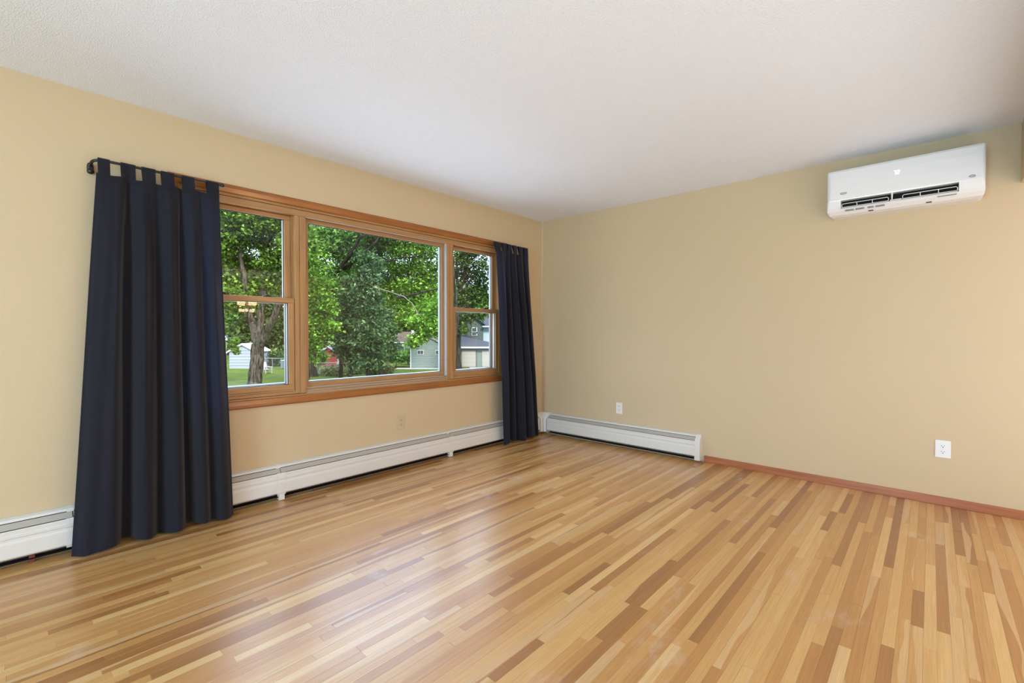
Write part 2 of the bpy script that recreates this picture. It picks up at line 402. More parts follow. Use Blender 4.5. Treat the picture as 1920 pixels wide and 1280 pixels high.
# head and posts between the units
b = MB(); b.box(cx0+lt, cx1-lt, .002, .12, ZT, ZM-.002, .002); b.build('head_rail', FRX, tr)
for x0, x1 in ((cx0+lt, U1[0]), (U3[1], cx1-lt)): MB().box(x0, x1, .002, .12, cz0+.01, ZT, .002).build('side_post', FRZ, tr)
for x0, xm, x1 in ((U1[1], -2.784, U2[0]), (U2[1], -1.388, U3[0])):
    MB().box(x0, xm-.0012, .0005, .12, cz0+.012, ZT, .003).box(xm+.0012, x1, .0005, .12, cz0+.012, ZT, .003).box(xm-.002, xm+.002, .006, .1, cz0+.012, ZT).build('mullion', FRZ, tr)
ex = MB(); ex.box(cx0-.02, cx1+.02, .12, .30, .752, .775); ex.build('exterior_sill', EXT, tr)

def ring_z(b, x0, x1, z0, z1, w, y0, y1, bev=.003, wt=None, wb=None):
    wt = wt or w; wb = wb or w
    b.box(x0, x1, y0, y1, z1-wt, z1, bev).box(x0, x1, y0, y1, z0, z0+wb, bev)
def sash(parent, x0, x1, z0, z1, y0, y1, w, wt, wb, yg):
    s = MB(); ring_z(s, x0, x1, z0, z1, w, y0, y1, .003, wt, wb); so = s.build('sash', FRX, parent)
    for a, c in ((x0, x0+w), (x1-w, x1)): MB().box(a, c, y0, y1, z0+wb, z1-wt, .003).build('stile', FRZ, so)
    g = MB(); g.box(x0+w-.006, x1-w+.006, yg-.002, yg+.002, z0+wb-.006, z1-wt+.006).build('glass_pane', GLASS, so)
    k = MB(); t = .004
    k.box(x0+w, x1-w, yg-.006, yg-.002, z1-wt-t, z1-wt).box(x0+w, x1-w, yg-.006, yg-.002, z0+wb, z0+wb+t)
    k.box(x0+w, x0+w+t, yg-.006, yg-.002, z0+wb+t, z1-wt-t).box(x1-w-t, x1-w, yg-.006, yg-.002, z0+wb+t, z1-wt-t)
    k.build('glazing_bead', GASK, so)
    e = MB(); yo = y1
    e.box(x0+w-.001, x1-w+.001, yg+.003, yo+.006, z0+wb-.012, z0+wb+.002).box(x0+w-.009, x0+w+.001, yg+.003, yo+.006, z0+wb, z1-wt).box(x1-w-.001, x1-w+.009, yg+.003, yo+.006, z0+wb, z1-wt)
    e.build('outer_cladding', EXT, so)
    return so
def double_hung(name, x0, x1):
    w_ = empty(name, (0, 0, 0), kind='structure')
    zc0, zc1 = 1.362, 1.397; zb = .748
    # sill ledge below the lower sash, in two steps
    MB().box(x0, x1, .002, .12, cz0+.012, .736, .002).box(x0, x1, .010, .12, .736, zb, .002).build('sill_step', FRX, w_)
    sash(w_, x0+.001, x1-.001, zb, zc1, .010, .046, .040, zc1-zc0, .036, .030)          # lower sash, room side
    sash(w_, x0+.006, x1-.006, zc0-.004, ZT+.012-.014, .054, .090, .044, .030, .036, .074)  # upper sash, outer track
    for a, c in ((x0, x0+.008), (x1-.008, x1)): MB().box(a, c, .047, .053, zc1, ZT-.001).build('parting_stop', FRZ, w_)
    # sash locks on the check rail
    for fx in (.30, .72):
        xx = x0+(x1-x0)*fx
        MB().box(xx-.030, xx+.030, .014, .040, zc1, zc1+.006, .002).lathe([(.001, .0), (.011, 0), (.011, .008), (.006, .012), (.001, .012)], (xx, .027, zc1+.006), 12).box(xx-.003, xx+.026, .022, .030, zc1+.012, zc1+.016, .001).build('sash_lock', simple('bronze_lock', (.05, .04, .03), .4, .5, metal=.5), w_)
    # insect screen frame outside
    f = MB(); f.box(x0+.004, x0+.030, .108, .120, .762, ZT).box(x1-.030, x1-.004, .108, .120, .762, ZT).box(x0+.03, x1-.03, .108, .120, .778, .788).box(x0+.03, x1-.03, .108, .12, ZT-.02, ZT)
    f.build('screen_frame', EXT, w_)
    return w_
double_hung('window_1', *U1)
w2 = empty('window_2', (0, 0, 0), kind='structure')
x0, x1 = U2
b = MB(); b.box(x0, x1, .000, .12, cz0+.010, .714, .001).box(x0, x1, .010, .12, .714, .730, .003); b.build('sill_step', FRX, w2)
b = MB(); b.box(x0, x1, .022, .12, .730, .748, .003); b.build('sill_step', FRX, w2)
b = MB(); b.box(x0+.001, x1-.001, .001, .006, .7142, .7175).box(x0+.001, x1-.001, .011, .017, .7302, .7335).box(x0+.001, x1-.001, .0225, .029, .7482, .7525).box(x0+.0005, x0+.003, .006, .0385, .7535, ZT-.001).box(x1-.003, x1-.0005, .006, .0385, .7535, ZT-.001).box(x0+.004, x1-.004, .004, .010, ZT-.0035, ZT-.0005); b.build('track_and_highlights', EXT, w2)  # white side tracks; the thin sill and head strips imitate bright highlights
sash(w2, x0+.001, x1-.001, .749, ZT, .040, .078, .036, .030, .040, .058)
double_hung('window_3', *U3)

# ------------------------------------------------------------------ baseboard heaters
# cross-section in (d = distance from the wall, z)
def heater(name, run, fn, joints, label, ends):
    a0, a1 = run
    h = empty(name, fn(0, 0, (a0+a1)/2), label=label, cat='heater', group=None)
    o = h.location.copy()
    def put(mb, nm, mat, parent=None, **kw):
        mb.at_rel(o); return mb.build(nm, mat, parent or h, **kw)
    put(MB().prism([(.001, .02), (.006, .02), (.006, .238), (.001, .238)], a0, a1, fn), 'back_panel', simple('heater_back', (.16, .13, .10), .8))
    put(MB().prism([(.001, .232), (.026, .226), (.032, .219), (.034, .220), (.028, .231), (.002, .239)], a0, a1, fn), 'top_cover', ENAM)
    put(MB().tube([fn(.038, .115, a0+.02), fn(.038, .115, a1-.02)], .011, 10), 'copper_pipe', COPPER)
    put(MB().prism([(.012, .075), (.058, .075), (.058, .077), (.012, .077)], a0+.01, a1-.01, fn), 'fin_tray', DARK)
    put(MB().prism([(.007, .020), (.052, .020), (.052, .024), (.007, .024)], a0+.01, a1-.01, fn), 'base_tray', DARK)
    cuts = [a0]+[j for j in joints]+[a1]
    for p, q in zip(cuts[:-1], cuts[1:]):
        p_, q_ = p+.002, q-.002
        # damper flap leaning back under the lip, then the front panel with its two pressed ribs
        put(MB().prism([(.036, .214), (.060, .190), (.062, .192), (.038, .217)], p_, q_, fn), 'damper', GREYM)
        prof = [(.060, .186), (.064, .188), (.068, .184), (.068, .166), (.0705, .162), (.0705, .150), (.068, .146), (.068, .136), (.0700, .132), (.0715, .124), (.0715, .058), (.066, .050), (.060, .050), (.062, .054), (.067, .060), (.067, .120), (.064, .160), (.064, .180)]
        put(MB().prism(prof, p_, q_, fn), 'front_panel', ENAM)
    for j in joints:
        prof = [(.061, .189), (.066, .191), (.0700, .186), (.0728, .164), (.0728, .148), (.0705, .142), (.0735, .126), (.0735, .056), (.067, .040), (.060, .040), (.066, .058), (.066, .180)]
        put(MB().prism(prof, j-.027, j+.027, fn), 'joint_cover', ENAM)
        put(MB().prism([(.002, .240), (.029, .2325), (.035, .2205), (.037, .216), (.033, .216), (.002, .232)], j-.022, j+.004, fn), 'joint_cover', ENAM)
    for e, dr in ends:
        prof = [(.001, .016), (.074, .016), (.074, .150), (.070, .186), (.036, .236), (.030, .243), (.001, .243)]
        b0, b1 = (e, e+dr*.046)
        put(MB().prism(prof, b0, b1, fn), 'end_cap', ENAM)
    return h, put
fL = lambda d, z, a: (a, -d, z)
fR = lambda d, z, a: (-d, a, z)
hl, putl = heater('baseboard_heater', (-6.6, -.125), fL, [-4.9, -3.985, -2.946, -1.433], 'long white baseboard heater under the picture window wall', [])
putl(MB().box(-4.146, -4.124, -.040, -.022, .003, .055, .002), 'pipe_support', simple('red_rust_bracket', (.20, .04, .03), .6))
for j in (-2.946, -1.433): putl(MB().box(j-.016, j+.020, -.070, -.030, .004, .045, .002), 'foot_bracket', ENAM)
heater('baseboard_heater', (-1.808, -.125), fR, [], 'short white baseboard heater on the right wall ending in a cap', [(-1.800, -1)])
# inside-corner cover joining the two heaters
cc = empty('heater_corner_cover', (-.06, -.06, .02), label='cream flared corner cover joining the two baseboard heaters', cat='heater cover')
def corner_prism(lv):
    b = MB(); vs = []
    for z, w_, r in lv:   # w_: half width along each wall, r: face position
        vs += [(-.001, -.001, z), (-w_, -.001, z), (-w_, -r, z), (-r-.012, -r-.012, z), (-r, -w_, z), (-.001, -w_, z)]
    n = 6; fs = []
    for i in range(len(lv)-1):
        for k in range(n): fs.append((i*n+k, i*n+(k+1) % n, (i+1)*n+(k+1) % n, (i+1)*n+k))
    fs += [tuple(range(n)), tuple((len(lv)-1)*n+k for k in range(n))]
    b.add(vs, fs); return b
corner_prism([(.030, .118, .0745), (.150, .118, .0745), (.185, .126, .074), (.222, .150, .050), (.243, .152, .034)]).at_rel(cc.location).build('cover_body', ENAM, cc)
MB().box(-.0905, -.0865, -.0895, -.0855, .032, .18).at_rel(cc.location).build('centre_seam', GREYM, cc)

# ------------------------------------------------------------------ outlets
def outlet(loc, rz, label, mat, W=.071, Hh=.114, plate=None):
    e = empty('electrical_outlet', loc, rz, label=label, cat='outlet')
    b = MB(); b.box(-W/2, W/2, -.006, 0, -Hh/2, Hh/2, .0025); b.build('cover_plate', plate or mat, e)
    for s in (1, -1):
        zc = s*.0195
        prof = []
        for k in range(20):
            a = 2*PI*k/20; prof.append((.0172*math.cos(a), max(-.0135, min(.0135, .0172*math.sin(a)))+zc))
        r = MB().prism(prof, -.0085, -.005, lambda p, q, a: (p, a, q)).build('receptacle', mat, e)
        MB().box(-.0076, -.0054, -.0092, -.008, zc+.000, zc+.0085).box(.0054, .0076, -.0092, -.008, zc+.001, zc+.0080).lathe([(.0001, -.0092), (.0028, -.0092), (.0028, -.008)], (0, 0, zc-.0065), 10, 'Y').build('slot', SLOT, r)
    MB().lathe([(.0001, -.0082), (.0028, -.0080), (.0034, -.006)], (0, 0, 0), 12, 'Y').build('screw', mat, e)
    return e
outlet((-1.938, 0, .386), 0, 'tan painted-over wall outlet below the picture window', TANP)
outlet((0, -1.008, .387), R(90), 'small ivory wall outlet above the short heater', IVORY)
outlet((0, -3.424, .377), R(90), 'white wall outlet alone low on the right wall near the frame edge', WHITE, .078, .116)
for o in bpy.data.objects:
    if o.name.startswith('electrical_outlet') and abs(o.location.x) < .01: o.rotation_euler.z = R(-90)

# ------------------------------------------------------------------ curtains and rods
ZROD = 2.063
def rod(xa, xb, wall_end, label):
    """wall_end: -1 rod curves back to the wall at xa, +1 at xb"""
    e = empty('curtain_rod', ((xa+xb)/2, -.09, ZROD), label=label, cat='curtain rod')
    xw, xf = (xa, xb) if wall_end < 0 else (xb, xa); s = wall_end
    pts = [(xf, -.09, ZROD), (xw-s*.02, -.09, ZROD)]
    for k in range(1, 7):
        a = k/6*PI/2; pts.append((xw-s*.02+s*.035*math.sin(a), -.09+.035*(1-math.cos(a)), ZROD-.002*k))
    pts.append((xw+s*.015, -.018, ZROD-.02))
    MB().tube(pts, .0075, 12).at_rel(e.location).build('rod', BLACK, e)
    xf_ = xf - s*.006
    MB().ball((xf_, -.09, ZROD), .0125, 14).tube([(xf+s*.012, -.09, ZROD), (xf, -.09, ZROD)], .0105, 12).at_rel(e.location).build('finial', BLACK, e)
    br = MB(); xb_ = xw+s*.016
    br.box(xb_-.014, xb_+.014, -.026, 0, ZROD-.062, ZROD-.010, .008)
    br.ball((xb_, -.022, ZROD-.018), .013, 12).ball((xb_, -.024, ZROD-.052), .016, 12)
    br.at_rel(e.location).build('bracket', BLACK, e)
    return e
rod(-3.878, -3.300, -1, 'black curtain rod with ball end above the wide left curtain')
rod(-.886, -.372, 1, 'short black curtain rod holding the narrow right curtain near the corner')

def curtain(label, tabs, xl, xr, ztop, zbot, folds, ybase, amp, seed, lean=0):
    """xl, xr: functions of t (0 top..1 bottom) giving left and right edges"""
    rr = random.Random(seed)
    e = empty('curtain', ((xl(0)+xr(0))/2, ybase, zbot), label=label, cat='curtain')
    nu, nv = 150, 60
    ph = [rr.uniform(0, 6.28) for _ in range(6)]
    def surf(s, t):
        x = xl(t)*(1-s)+xr(t)*s
        k = .25+.75*min(1, t*3.5)          # folds deepen below the header
        y = 0
        for c0, c1, wd, a in folds:
            c = c0*(1-t)+c1*t; y += a*math.exp(-((s-c)/(wd*(.8+.5*t)))**2)
        y += .006*math.cos(2*PI*(s*5.5+.15*math.sin(3*t+ph[0]))+ph[1])*k + .003*math.cos(2*PI*s*11+ph[2]+2*t)*k
        y = y*amp*k
        y += .012*(t**2)*math.sin(2*PI*s*1.3+ph[3])
        z = ztop(s)*(1-t)+(zbot+.008*math.sin(2*PI*s*2.2+ph[4]))*t
        if t > 0: z -= .0
        yy = ybase+y+lean*min(1, t*1.5); lim = -.086-(.004 if t > .8 else 0)
        if yy > lim-.012 and t > .12: yy = lim-.012*math.exp(-(yy-lim+.012)/.012) if yy > lim-.012 else yy
        return (x, yy, z)
    V = [surf(i/nu, (j/nv)**1.15) for j in range(nv+1) for i in range(nu+1)]
    th = .0014
    F = [(j*(nu+1)+i, j*(nu+1)+i+1, (j+1)*(nu+1)+i+1, (j+1)*(nu+1)+i) for j in range(nv) for i in range(nu)]
    m = MB(); m.add(V, F, True); m.at_rel(e.location); po_ = m.build('fabric_panel', FABRIC, e)
    # stitched header band and hem
    hb = MB(); n2 = 60; V = []; F = []
    for j, t in enumerate((.0, .012)):
        for i in range(n2+1):
            x, y, z = surf(i/n2, t); V.append((x, y-.0022, z))
    F = [(i, i+1, n2+2+i, n2+1+i) for i in range(n2)]
    hb.add(V, F, True); hb.at_rel(e.location).build('header_band', FABRIC, e)
    for ta, tb in tabs:
        W0, W1 = xl(0), xr(0)
        rows = []
        sa, sb = (ta-W0)/(W1-W0), (tb-W0)/(W1-W0)
        path = [(0, -1)]
        ys = []
        tb_pts = []
        rz_ = .0115
        for k in range(9):      # front, over the rod, back
            a = PI*k/8; tb_pts.append((-.09-rz_*math.cos(a), ZROD+rz_*math.sin(a)))
        nn = 6; V = []
        prof = None
        for i in range(nn+1):
            f = i/nn; s_ = sa+(sb-sa)*f; x_ = ta+(tb-ta)*f
            x, y, z = surf(max(0, min(1, s_)), .01)
            line = [(x, y-.003, z), (x_*.6+x*.4, (y-.003)*.5+(-.09-rz_)*.5, (z*.5+ZROD*.5))]+[(x_, q[0], q[1]) for q in tb_pts]+[(x_*.6+x*.4, y*.5+(-.09+rz_)*.5+.002, z*.5+ZROD*.5), (x, y+.002, z)]
            V += line
        ln = len(V)//(nn+1)
        F = [(i*ln+k, (i+1)*ln+k, (i+1)*ln+k+1, i*ln+k+1) for i in range(nn) for k in range(ln-1)]
        MB().add(V, F, True).at_rel(e.location).build('tab', FABRIC, e)
    return e
lin = lambda a, b_: (lambda t: a*(1-t)+b_*t)
curtain('wide navy tab-top curtain hanging left of the window', [(-3.872, -3.824), (-3.779, -3.717), (-3.689, -3.628), (-3.602, -3.541), (-3.502, -3.442), (-3.380, -3.315)],
        lin(-3.880, -4.000), lin(-3.315, -3.262), lambda s: 1.990+.006*s-.006*math.sin(PI*s*5)**2, .018,
        [(.235, .30, .036, .085), (.105, .12, .06, -.014), (.16, .22, .03, -.012), (.345, .40, .05, -.040), (.46, .50, .030, .040), (.555, .60, .045, -.038), (.655, .695, .028, .088), (.745, .77, .045, -.030), (.83, .84, .025, .030), (.91, .91, .04, -.012), (1.0, 1.0, .03, .03), (0, 0, .03, .035)],
        -.112, 1.0, 3, -.046)
curtain('narrow navy tab-top curtain hanging by the room corner', [(-.891, -.817), (-.774, -.710), (-.698, -.639), (-.612, -.553), (-.527, -.458), (-.440, -.374)],
        lin(-.880, -.812), lin(-.372, -.185), lambda s: 1.985-.005*math.sin(PI*s*5)**2, .022,
        [(.30, .22, .035, .050), (.43, .40, .028, .060), (.53, .52, .05, -.025), (.63, .60, .028, .065), (.73, .74, .05, -.028), (.83, .86, .028, .060), (.15, .08, .06, -.025), (1, 1, .03, .03)],
        -.110, 1.0, 5, -.036)

# ------------------------------------------------------------------ wall air conditioner (right wall)
ac = empty('air_conditioner', (0, -3.19, 2.0), label='white split air conditioner high on the right wall showing lit digits', cat='air conditioner')
Y0, Y1 = -3.592, -2.785       # ends (toward camera side, toward window)
SA, SB = -3.474, -2.868       # slot
full = [(.0, 2.312), (.12, 2.322), (.165, 2.320), (.187, 2.312), (.198, 2.296), (.204, 2.250), (.206, 2.180), (.203, 2.115), (.199, 2.094), (.185, 2.046), (.172, 2.026), (.140, 2.004), (.100, 1.997), (.0, 1.996)]
ctr = (.08, 2.155)
def loft(b, ys, ins):
    V = []; n = len(full)
    for y, k in zip(ys, ins):
        for d, z in full:
            dd = min(d, .206-k) if d > .1 else d
            zz = min(max(z, 1.996+k), 2.322-k)
            V.append((-dd, y, zz))
    F = [(i*n+k, i*n+(k+1) % n, (i+1)*n+(k+1) % n, (i+1)*n+k) for i in range(len(ys)-1) for k in range(n)]
    b.add(V, F, False); b.add(V[:n], [tuple(range(n))]); b.add(V[-n:], [tuple(range(n))])
def arc(y, s, r=.032, n=8): return [(y+s*r*(1-math.cos(PI/2*k/n)), r*(1-math.sin(PI/2*k/n))) for k in range(n+1)]
b = MB()
a1 = arc(Y0, 1); loft(b, [p[0] for p in a1]+[SA], [p[1] for p in a1]+[0])
a2 = arc(Y1, -1); loft(b, [p[0] for p in a2]+[SB], [p[1] for p in a2]+[0])
fA = lambda d, z, a: (-d, a, z)
b.prism(full[:9]+[(.150, 2.094), (.150, 2.20), (0, 2.20)], SA, SB, fA)
b.prism([(0, 2.040), (.140, 2.040), (.183, 2.040)]+full[10:], SA, SB, fA)
bo = b.at_rel(ac.location).build('body', ACW, ac)
m_ = bo.modifiers.new('b', 'BEVEL'); m_.width = .002; m_.segments = 2; m_.limit_method = 'ANGLE'; m_.angle_limit = R(40)
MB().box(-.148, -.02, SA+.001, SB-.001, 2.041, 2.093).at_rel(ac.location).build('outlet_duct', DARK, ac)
fp = MB().prism([(.2045, 2.100), (.2065, 2.104), (.2085, 2.180), (.2065, 2.250), (.2010, 2.297), (.1955, 2.298), (.2000, 2.25), (.2025, 2.18)], Y0+.024, Y1-.024, fA).at_rel(ac.location).build('front_panel', ACW, ac)
# guard wires, swing vanes and their posts
def guard(ya, yb):
    x = lambda z: -.196+(.0)*(z)
    zt, zb_ = 2.070, 2.047; xs = -.190
    g = MB(); g.tube([(xs+.004, ya, zb_), (xs, ya, zt-.006), (xs-.002, ya+.006, zt), (xs-.002, yb-.006, zt), (xs, yb, zt-.006), (xs+.004, yb, zb_)], .0022, 8)
    for f in (1/3, 2/3): g.tube([(xs+.004, ya+(yb-ya)*f, zb_), (xs-.002, ya+(yb-ya)*f, zt)], .0020, 8)
    g.tube([(xs+.004, ya, zb_), (xs+.004, yb, zb_)], .0022, 8)
    g.at_rel(ac.location).build('guard_wire', ACW, ac)
guard(-3.132, SB-.006); guard(SA+.006, -3.205)
MB().tube([(-.188, -3.150, 2.096), (-.190, -3.150, 2.052)], [.006, .004], 10).box(-.195, -.182, -3.200, -3.140, 2.043, 2.049, .001).at_rel(ac.location).build('vane_post', ACW, ac)
for k in range(14):
    yy = SB-.03-(SB-SA-.06)*k/13
    MB().box(-.140, -.100, yy-.0008, yy+.0008, 2.050, 2.090).at_rel(ac.location).build('vane', simple('dark_vane', (.05, .05, .05), .5) if k == 0 else bpy.data.materials['dark_vane'], ac)
MB().prism([(.150, 2.0405), (.192, 2.0415), (.196, 2.0385), (.193, 2.035), (.150, 2.037)], SA+.004, SB-.004, fA).at_rel(ac.location).build('air_flap', ACW, ac)
def on_front(y, z):      # point on the lower front face
    for (d0, z0), (d1, z1) in zip(full[:-1], full[1:]):
        if z1 <= z <= z0 and d0 > .1: return -(d0+(d1-d0)*(z0-z)/(z0-z1))-.0006
    return -.2066
def oval(name, yc, zc, w_, h_, tilt=0):
    V = []; n = 24
    for r_ in (1, .74):
        for k in range(n):
            a = 2*PI*k/n; yy, zz = yc+w_*r_*math.cos(a), zc+h_*r_*math.sin(a); V.append((-.2092 if zc > 2.104 else on_front(yy, zz), yy, zz))
    F = [(k, (k+1) % n, n+(k+1) % n, n+k) for k in range(n)]
    b = MB().add(V, F)
    for i in range(4):
        y_ = yc-w_*.5+i*w_*.3; s_ = (-1)**i
        b.box(-.2096, -.2088, y_-w_*.05, y_+w_*.09, zc-h_*.35, zc+h_*.35)
    b.box(-.2096, -.2088, yc-w_*.55, yc+w_*.55, zc-h_*.08, zc+h_*.08)
    b.at_rel(ac.location).build(name, ACG, ac)
oval('badge', -2.885, 2.140, .020, .0085); oval('badge', -3.532, 2.116, .015, .0085)
# seven-segment figures reading 72, slanted, lit from behind the panel
seg = {'7': 'abc', '2': 'abged'}
def digits(txt, yc, zc, h_, w_):
    b = MB(); t = h_*.13; gap = w_*1.75
    for i, c in enumerate(txt):
        # seen from the room, +y is to the left
        ox = yc+(len(txt)-1)*gap/2-i*gap
        P = {'a': ((-.5, 1), (.5, 1)), 'b': ((.5, 1), (.5, 0)), 'c': ((.5, 0), (.5, -1)), 'd': ((-.5, -1), (.5, -1)), 'e': ((-.5, 0), (-.5, -1)), 'f': ((-.5, 1), (-.5, 0)), 'g': ((-.5, 0), (.5, 0))}
        for s_ in seg[c]:
            (xa, za), (xb, zb_) = P[s_]
            pa = (-.2095, ox-xa*w_-za*.12*h_*.5, zc+za*h_/2); pb = (-.2095, ox-xb*w_-zb_*.12*h_*.5, zc+zb_*h_/2)
            b.tube([pa, pb], t*.42, 6)
    b.at_rel(ac.location).build('lit_digits', DISP, ac)
digits('72', -3.172, 2.222, .025, .0105)
# small grey print strips and drain slots below the vent
b = MB()
for k in range(26):
    y_ = -2.895-k*.0085
    if k not in (6, 13, 14, 19): b.box(on_front(y_, 2.030)-.0006, on_front(y_, 2.022)+.003, y_-.0035, y_+.0030, 2.020, 2.032)
b.at_rel(ac.location).build('print_strip', ACG, ac)
MB().box(-.1765, -.1700, -3.465, -3.375, 2.0245, 2.0300).at_rel(ac.location).build('print_strip', ACG, ac)
for y_ in (-3.035, -3.335): MB().box(-.149, -.141, y_-.014, y_+.014, 2.0035, 2.0085).at_rel(ac.location).build('drain_slot', SLOT, ac)

# ------------------------------------------------------------------ chandelier in the dining room (seen as a reflection in the lower left sash)
CH = Vector((-.86, -6.95, 0)); zc = 1.665
ch = empty('chandelier', (CH.x, CH.y, H), label='lit brass chandelier with glass shades reflected in the lower left window pane', cat='chandelier')
def chb(mb, nm, mat, parent=None): return mb.at_rel(ch.location).build(nm, mat, parent or ch)
cx, cy = CH.x, CH.y
chb(MB().lathe([(.001, H-.001), (.06, H-.001), (.055, H-.02), (.012, H-.04), (.001, H-.04)], (cx, cy, 0), 20), 'canopy', BRASS)
chb(MB().tube([(cx, cy, H-.03), (cx, cy, zc+.16)], .006, 8), 'chain', BRASS)
chb(MB().lathe([(.001, zc+.19), (.02, zc+.17), (.012, zc+.12), (.035, zc+.07), (.018, zc+.02), (.022, zc-.03), (.045, zc-.06), (.018, zc-.10), (.012, zc-.13), (.022, zc-.15), (.001, zc-.17)], (cx, cy, 0), 18), 'stem', BRASS)
for tier, (n, rr_, zz, sr) in enumerate(((6, .14, zc+.06, .040), (5, .12, zc-.075, .030))):
    for k in range(n):
        a = 2*PI*k/n+.3+tier*.4; dx, dy = math.cos(a), math.sin(a)
        arm = chb(MB().tube([(cx+dx*.015, cy+dy*.015, zz-.02), (cx+dx*rr_*.55, cy+dy*rr_*.55, zz-.055), (cx+dx*rr_*.95, cy+dy*rr_*.95, zz-.045), (cx+dx*rr_, cy+dy*rr_, zz-.01)], .005, 8), 'arm', BRASS)
        chb(MB().lathe([(.008, zz-.012), (sr*.8, zz), (sr, zz+sr*.8), (sr*.9, zz+sr*1.5), (sr*.55, zz+sr*1.9)], (cx+dx*rr_, cy+dy*rr_, 0), 14), 'shade', BULB, arm)
    m = 16
    for k in range(m):
        a = 2*PI*k/m; r2 = (.31, .26)[tier]; z2 = (zc+.03, zc-.09)[tier]
        dx, dy = math.cos(a), math.sin(a)
        spoke = chb(MB().tube([(cx+dx*.02, cy+dy*.02, z2), (cx+dx*r2, cy+dy*r2, z2-.012)], .0035, 6), 'spoke', BRASS)
        chb(MB().ball((cx+dx*r2, cy+dy*r2, z2-.022), .012, 8), 'crystal', CRYS, spoke)
for k in range(6):
    a = 2*PI*k/6+.3
    lo = light('chandelier_bulb_light', 'POINT', (0, 0, 0), (0, 0, 0), 12, (1, .70, .42), shadow_soft_size=.018)
    lo.parent = ch; lo.location = (.14*math.cos(a), .14*math.sin(a), zc+.06+.036*2.5-H)

# ------------------------------------------------------------------ unseen rear and west windows, added for the fill lamps (behind the camera)
for nm, (a0, a1, z0, z1), fn in (('unseen_window_4', (PX0, PX1, PZ0, PZ1), lambda a, d, z: (a, YR-.02-d, z)), ('unseen_window_5', (-3.6, -1.9, .6, 2.1), lambda a, d, z: (XW-.02-d, a, z))):
    e = empty(nm, (0, 0, 0), kind='structure')
    n = 3 if nm == 'unseen_window_4' else 2
    def bx(a_, b_, c_, d_, q_, r_):
        p = fn(a_, q_, c_); p2 = fn(b_, r_, d_); return MB().box(p[0], p2[0], p[1], p2[1], p[2], p2[2])
    bx(a0, a1, z1-.05, z1, .04, .09).build('frame_rail', FRX, e); bx(a0, a1, z0, z0+.05, .04, .09).build('frame_rail', FRX, e)
    for k in range(n+1):
        x_ = a0+(a1-a0-.05)*k/n; bx(x_, x_+.05, z0+.05, z1-.05, .04, .09).build('frame_stile', FRZ, e)
    bx(a0+.02, a1-.02, z0+.02, z1-.02, .063, .067).build('glass_pane', GLASS, e)

# ================================================================== OUTSIDE
ZG = -2.4
def vary(name, c0, c1, scale, rough=.9, c2=None, coord='Object', translucent=None, attr=False, sc2=None):
    m, t, b, o = nmat(name); N = t.nodes.new; K = t.links.new
    n = N('ShaderNodeTexNoise'); n.inputs['Scale'].default_value = scale; n.inputs['Detail'].default_value = 5
    tcn = N('ShaderNodeTexCoord'); K(tcn.outputs[coord], n.inputs['Vector'])
    r = N('ShaderNodeValToRGB'); r.color_ramp.elements[0].position = .32; r.color_ramp.elements[0].color = (*c0, 1)
    r.color_ramp.elements[1].position = .68; r.color_ramp.elements[1].color = (*c1, 1)
    if c2: e = r.color_ramp.elements.new(.86); e.color = (*c2, 1)
    if attr:
        a = N('ShaderNodeAttribute'); a.attribute_name = 'rnd'; s = N('ShaderNodeSeparateColor'); K(a.outputs['Color'], s.inputs[0])
        mm = N('ShaderNodeMath'); mm.operation = 'MULTIPLY_ADD'; K(s.outputs[0], mm.inputs[0]); mm.inputs[1].default_value = .55; 
        m2 = N('ShaderNodeMath'); m2.operation = 'MULTIPLY_ADD'; K(n.outputs['Fac'], m2.inputs[0]); m2.inputs[1].default_value = .9; m2.inputs[2].default_value = -.22
        K(m2.outputs[0], mm.inputs[2]); K(mm.outputs[0], r.inputs[0])
    else: K(n.outputs['Fac'], r.inputs[0])
    K(r.outputs[0], b.inputs['Base Color']); b.inputs['Roughness'].default_value = rough; b.inputs['Specular IOR Level'].default_value = .04
    if translucent:
        tl = N('ShaderNodeBsdfTranslucent'); K(r.outputs[0], tl.inputs['Color'])
        ms = N('ShaderNodeMixShader'); ms.inputs[0].default_value = translucent
        K(b.outputs[0], ms.inputs[1]); K(tl.outputs[0], ms.inputs[2]); K(ms.outputs[0], o.inputs['Surface'])
    return m
GRASS = vary('lawn_grass', (.040, .060, .007), (.075, .100, .014), 1.2, c2=(.10, .095, .03))
def bark_mat(name, c0, c1):
    m, t, b, o = nmat(name); N = t.nodes.new; K = t.links.new
    tcn = N('ShaderNodeTexCoord'); mp = N('ShaderNodeMapping'); mp.inputs['Scale'].default_value = (11, 11, 1.8); K(tcn.outputs['Object'], mp.inputs[0])
    n = N('ShaderNodeTexNoise'); n.inputs['Scale'].default_value = 1; n.inputs['Detail'].default_value = 6; n.inputs['Distortion'].default_value = .8; K(mp.outputs[0], n.inputs['Vector'])
    r = N('ShaderNodeValToRGB'); r.color_ramp.elements[0].position = .40; r.color_ramp.elements[0].color = (*c0, 1); r.color_ramp.elements[1].position = .62; r.color_ramp.elements[1].color = (*c1, 1)
    K(n.outputs['Fac'], r.inputs[0]); K(r.outputs[0], b.inputs['Base Color']); b.inputs['Roughness'].default_value = .95; b.inputs['Specular IOR Level'].default_value = .03
    bp = N('ShaderNodeBump'); bp.inputs['Strength'].default_value = .9; bp.inputs['Distance'].default_value = .05; K(n.outputs['Fac'], bp.inputs['Height']); K(bp.outputs[0], b.inputs['Normal'])
    return m
BARK = bark_mat('maple_bark', (.016, .013, .010), (.085, .073, .054))
BARKD = bark_mat('dark_bark', (.008, .007, .006), (.040, .034, .027))
PALEB = vary('dead_branch', (.11, .10, .08), (.17, .15, .12), 10)
